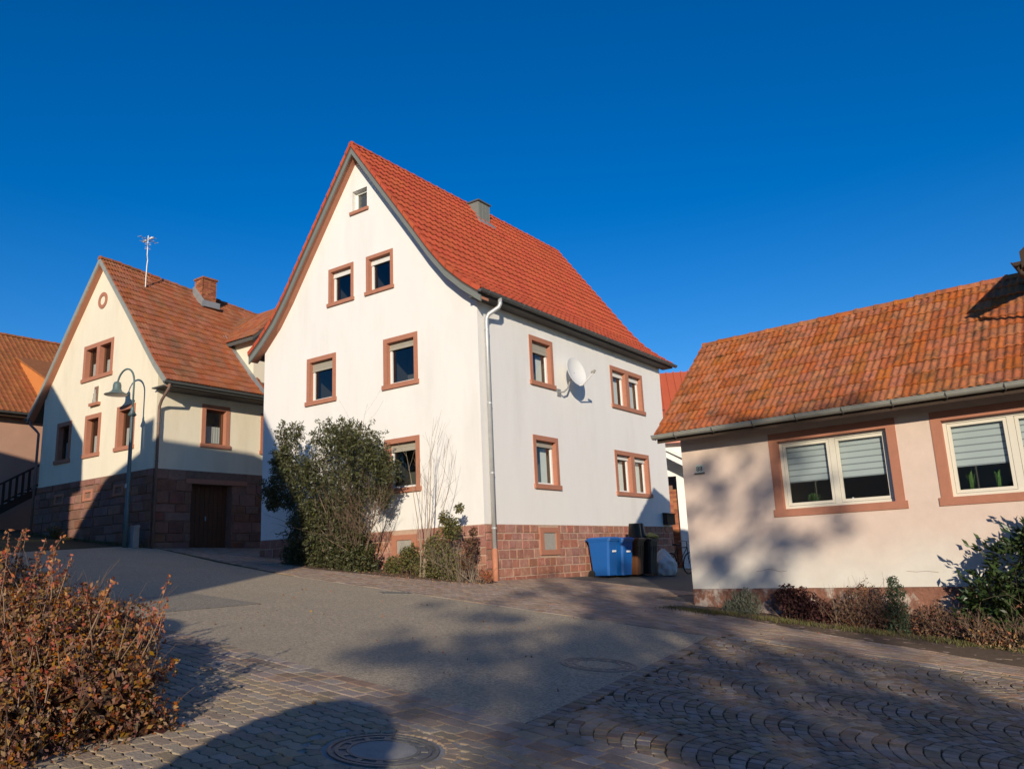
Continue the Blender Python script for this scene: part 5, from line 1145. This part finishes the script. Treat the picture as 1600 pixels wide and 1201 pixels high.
def laurel():
    B = [(5.2, .55, -.15, .42), (5.6, .6, .30, .48), (5.95, .6, .62, .42), (5.6, .7, -.45, .5), (6.2, .7, .0, .6), (5.0, .5, -.35, .25), (6.3, .6, .8, .5)]
    base = np.array(in_house(PC_M, PC_F, 5.7, .6, 0)); base[2] = gz(base[0], base[1]) + .01; t = thing('laurel_bush', 'glossy dark green laurel bush under the second cottage window', 'bush', base)
    P = []; D = []
    for a, o, w, r in B:
        c = np.array(in_house(PC_M, PC_F, a, o, w)); q = blob_pts(int(1500 * r * r) + 160, c, (r, r * .8, r), .5); P.append(q); D.append((q - c) / r + [0, 0, .2])
        for _ in range(7):
            d = np.array([random.gauss(-.3, 1), random.gauss(0, .5), random.gauss(.2, .6)]); d /= np.linalg.norm(d); k = RNG.uniform(.8, 1.4, 12)[:, None]; P.append(c + (d * r)[None] @ AX * k + RNG.normal(0, .03, (12, 3))); D.append(np.tile(d @ AX * 1.5, (12, 1)))
    P = np.concatenate(P); D = np.concatenate(D); ok = P[:, 2] > np.array([gz(x, y) for x, y in P[:, :2]]); leaf_mesh('foliage', P[ok] - base, .125, 'laurel_leaf', t, aspect=.34, dirs=D[ok] * 1.3, spread=.6)
    mb = MB()
    for k in range(9): branch(mb, (random.uniform(-.2, .2), random.uniform(-.1, .1), 0), (random.gauss(0, .5), random.gauss(0, .3), 1), random.uniform(.8, 1.4), .02, 2, 5, .12, .03, (2, 3), None, .5)
    mb.build('branches', 'bark', t)
laurel()
def grass():
    P = []; D = []
    for k in range(6500):
        a = random.uniform(.05, 7.0); o = 1.05 + random.gauss(0, .16) + (.12 if a < 1.2 else 0); q = in_house(PC_M, PC_F, a, o, 0)
        if random.random() < .35 * (1 + math.sin(a * 5)): continue
        P.append((q.x, q.y, gz(q.x, q.y) + .04))
    o = leaf_mesh('grass', np.array(P), .075, 'grass_blade', None, aspect=.14, dirs=np.tile([0, 0, 1.5], (len(P), 1)), spread=.5); tag(o, 'thin strip of grass and moss along the cottage bed', 'grass', kind='stuff')
    P = []
    for k in range(900):
        u = random.uniform(0, 7.5); q = in_house(CH_M, CH_F, -u, .12 + abs(random.gauss(0, .1)), 0); P.append((q.x, q.y, gz(q.x, q.y) + .05))
    o = leaf_mesh('wall_foot_weeds', np.array(P), .10, 'grass_blade', None, aspect=.16, dirs=np.tile([0, 0, 1.5], (len(P), 1)), spread=.6); tag(o, 'sparse weeds along the cream house base', 'weeds', kind='stuff')
grass()
def tuft():
    q = in_house(CH_M, CH_F, -5.0, .45, 0); base = np.array((q.x, q.y, gz(q.x, q.y))); t = thing('weed_tuft', 'pale dry weed tuft at the cream house base', 'weed', base); n = 260; d = RNG.normal(0, .5, (n, 3)); d[:, 2] = np.abs(d[:, 2]) + .6; d /= np.linalg.norm(d, axis=1)[:, None]
    leaf_mesh('blades', d * RNG.uniform(.1, .45, n)[:, None], .2, 'grass_blade', t, aspect=.1, dirs=d * 2, spread=.3)
tuft()

# ------------------------------------------------------------------ autumn hedge shrub in the left foreground
def autumn_shrub():
    base = np.array((-3.3, 5.7, 0)); base[2] = gz(base[0], base[1]); t = thing('autumn_shrub', 'rusty orange autumn shrub filling the near left corner', 'shrub', base)
    B = [(-2.78, 5.4, .72, .50), (-3.25, 5.8, .92, .60), (-3.75, 6.1, 1.0, .66), (-4.35, 6.6, 1.0, .75), (-3.05, 4.85, .52, .55), (-3.8, 5.3, .62, .6), (-5.0, 7.4, 1.05, .8), (-2.55, 5.4, .48, .32), (-4.6, 6.0, .65, .7), (-3.45, 6.7, .95, .5)]
    P = []; tw = MB(); tips = []
    for x, y, z, r in B:
        q = in_blob(int(24000 * r * r), (x, y, z), (r, r, r * .72), .3); q += .07 * np.sin(q[:, [1, 2, 0]] * 11 + x) * np.cos(q[:, [2, 0, 1]] * 13); P.append(q)
        for k in range(int(26 * r)):
            a = random.uniform(0, 6.28); rr = r * math.sqrt(random.random()) * .9; st = Vector((x + rr * math.cos(a), y + rr * math.sin(a), z)) - Vector(base); branch(tw, st, (math.cos(a) * .35, math.sin(a) * .35, 1), r * .62 + random.uniform(0, .10), .004, 1, 4, .12, .04, (1, 2), None, .4)
    for k in range(120):   # long shoots above the body, each ending in a whorl of leaves
        x, y, z, r = random.choice(B[:7]); st = Vector((x + random.uniform(-r, r) * .7, y + random.uniform(-r, r) * .7, z + r * .45)) - Vector(base); d = Vector((random.gauss(.1, .25), random.gauss(0, .25), 1)).normalized(); l = random.choice([.12, .16, .2, .25, .3, .38, .5]); e = st + d * l; tw.tube([st, st.lerp(e, .5) + Vector((.01, 0, .01)), e], [.004, .003, .0015], 4, cap=False)
        n = 22; f = RNG.uniform(.55, 1.05, n)[:, None]; tips.append(np.array(st) + (np.array(e) - np.array(st)) * f + RNG.normal(0, .013, (n, 3)))
    P = np.concatenate(P); P = P[P[:, 2] > .0]; leaf_mesh('foliage', P - base, .036, 'autumn_leaf', t, aspect=.55, dirs=np.tile([0, 0, .4], (len(P), 1)))
    Pc = np.concatenate([in_blob(int(1500 * r * r) + 200, (x, y, z - .05), (r * .78, r * .78, r * .55), .1) for x, y, z, r in B]); leaf_mesh('shadow_core', Pc - base, .15, 'brown_leaf', t, aspect=.7)  # oversized inner leaves added to block light and fill out the cast shadow
    leaf_mesh('shoot_leaves', np.concatenate(tips), .034, 'autumn_tip', t, aspect=.5, dirs=np.tile([0, 0, .8], (len(tips) * 22, 1)))
    tw.build('twigs', 'twig', t)
autumn_shrub()

# ------------------------------------------------------------------ what stands behind the camera: shadow casters, and houses added to block the sky
def behind():
    loc = (-10.6, 0, gz(-10.6, 0) - .5); z = CAMZ - loc[2]
    a = thing('house_across_street', 'tall house across the street behind the camera, known by its shadow', 'house', loc)
    fr = Fr((10.6, 5.0, z), (1, 0, 0), (0, 1, 0))
    prof = [(-5.55, 4.2), (-5.75, 5.6), (-8.0, 10.05), (-9.6, 10.35), (-12.3, 9.5), (-14.0, 9.1), (-15.75, 7.4), (-15.6, 6.9)]
    MB().prism([(-5.75, -z), (-5.75, 4.3)] + [(-15.3, 4.3), (-15.3, -z)], fr, -11, -.02).build('wall', 'cream_render', a)
    MB().prism([(-5.7, 4.2)] + prof[1:] + [(-15.3, 4.2)], fr, -11, 0).build('roof', 'far_tile', a)
    MB().box(fr, -12.28, -11.76, -1.0, -.4, 9.0, 10.5).build('chimney', 'brick_red', a)
    loc = (-18, 12, gz(-18, 12) - .5); z = CAMZ - loc[2]
    b = thing('house_up_street', 'tall narrow house up the street outside the left edge', 'house', loc); fr = Fr((18, 3, z), (1, 0, 0), (0, 1, 0))
    MB().prism([(-15.72, -z), (-15.72, 8.1), (-28, 8.1), (-28, -z)], fr, -6, -.03).build('wall', 'white_render', b)
    MB().prism([(-15.2, 8.0), (-17.35, 10.85), (-18.6, 9.9), (-28, 9.6), (-28, 8.0)], fr, -6.2, .2).build('roof', 'far_tile', b)
behind()
def added_plain_house(x, y, w, d, eave, ridge, along_x, label, wallmat):  # unseen houses added to block low skylight and deepen the shade
    loc = (x, y, gz(x, y) - .4); t = thing('sky_screen_house', label, 'house', loc, 0, 'added houses screening the low sky')
    f = Fr((0, 0, 0), (1, 0, 0), (0, 1, 0)) if along_x else Fr((0, 0, 0), (0, 1, 0), (-1, 0, 0))
    MB().box(f, -w / 2, w / 2, -d / 2, d / 2, 0, eave).build('wall', wallmat, t)
    e = Fr((0, 0, 0), f.n, f.h); MB().prism([(-d / 2 - .4, eave - .25), (d / 2 + .4, eave - .25), (0, ridge)], e, -w / 2 - .3, w / 2 + .3).build('roof', 'far_tile', t)
    for k in range(int(w // 2.6)):
        for z in (1.2, 3.9):
            if z + 1.4 > eave: continue
            a = -w / 2 + 1.0 + k * 2.5; win = MB().ring(f, (a, a + 1.1, z, z + 1.4), (a + .1, a + 1.0, z + .1, z + 1.3), d / 2 - .05, d / 2 + .04).build('window', 'sandstone_trim', t); MB().box(f, a + .1, a + 1.0, d / 2 - .05, d / 2 + .015, z + .1, z + 1.3).build('pane', 'room', win)
added_plain_house(-15, -36, 13, 9, 5.2, 8.8, True, 'added cream house behind the camera, left of the tree, blocking low sky', 'cream_render')
added_plain_house(1.5, -39, 12, 9, 5.0, 8.6, True, 'added white house behind the camera beyond the tree, blocking low sky', 'white_render')
added_plain_house(17, -37, 14, 9, 5.4, 8.8, True, 'added dusky pink house behind the camera, right of the tree, blocking low sky', 'pink_plaster_far')
added_plain_house(15.5, -11, 13, 9, 5.6, 9.6, False, 'added tall house behind the camera on the right, blocking low sky', 'cream_render')
def shade_tree():
    base = np.array((1.6, -20.5, 0)); base[2] = gz(base[0], base[1]); t = thing('shade_tree', 'broad tree behind the camera whose shade dapples the forecourt', 'tree', base); B = Vector(base)
    mb = MB(); mb.tube([(0, 0, 0), (.05, 0, 3.2), (.0, .1, 7.0), (.1, .1, 11.5)], [.32, .26, .2, .10], 10, cap=False); tips = []
    rs = random.Random(11)
    for k in range(20):
        h = rs.uniform(5.6, 11.2); an = rs.uniform(0, 6.28); branch(mb, (0, 0, h), (math.cos(an), math.sin(an), .55), rs.uniform(1.8, 3.4), .07, 2, 5, .15, .06, (3, 5), tips, .6)
    mb.build('trunk', 'bark', t)
    P = []
    for q in tips:
        if rs.random() < .22: P.append(in_blob(22, tuple(q), (.3, .3, .24), .1))
    for k in range(95):
        z = rs.uniform(6.6, 14.2); x = rs.gauss(.0 + (z - 9) * .16, 1.75 - .06 * (z - 8)); r = rs.uniform(.2, .55) * (1.15 if z < 10 else .8); P.append(in_blob(int(230 * r * r) + 14, (max(x, -2.9 + .25 * (z - 9)), rs.uniform(-2, 2), z), (r, r, r * .8), .1))
    for k in range(34):
        x, z, r = (rs.uniform(1.0, 3.4), rs.uniform(11.2, 14.6), rs.uniform(.14, .28)) if k < 18 else (rs.uniform(1.0, 3.8), rs.uniform(7.0, 9.6), rs.uniform(.25, .5)); P.append(in_blob(int(230 * r * r) + 14, (x, rs.uniform(-2, 2), z), (r, r, r * .8), .1))
    leaf_mesh('crown', np.concatenate(P), .16, 'evergreen_leaf', t, aspect=.6)
shade_tree()
def ball_tree(x, y, zc, r, label):
    base = np.array((x, y, gz(x, y))); t = thing('ball_tree', label, 'tree', base, 0, 'ball-headed trees behind the camera'); h = zc - base[2]
    d_ = RNG.normal(size=(15000, 3)); d_ /= np.linalg.norm(d_, axis=1)[:, None]; leaf_mesh('crown', d_ * (RNG.uniform(.6, 1, 15000) ** .5)[:, None] * np.array(r) + [0, 0, h], .06, 'laurel_leaf', t, aspect=.6); mb = MB(); mb.tube([(0, 0, 0), (.01, 0, h * .6), (0, 0, h)], [.05, .04, .03], 8)
    for k in range(6): branch(mb, (0, 0, h - r[2] * .6), (random.gauss(0, .6), random.gauss(0, .6), 1), r[2], .015, 1)
    mb.build('trunk', 'bark', t)
ball_tree(-1.52, -.8, CAMZ + .33, (.62, .6, .68), 'ball-headed tree just behind the camera'); ball_tree(-4.7, 1.5, CAMZ + 1.33, (.72, .6, .55), 'ball-headed tree outside the left edge of the view')
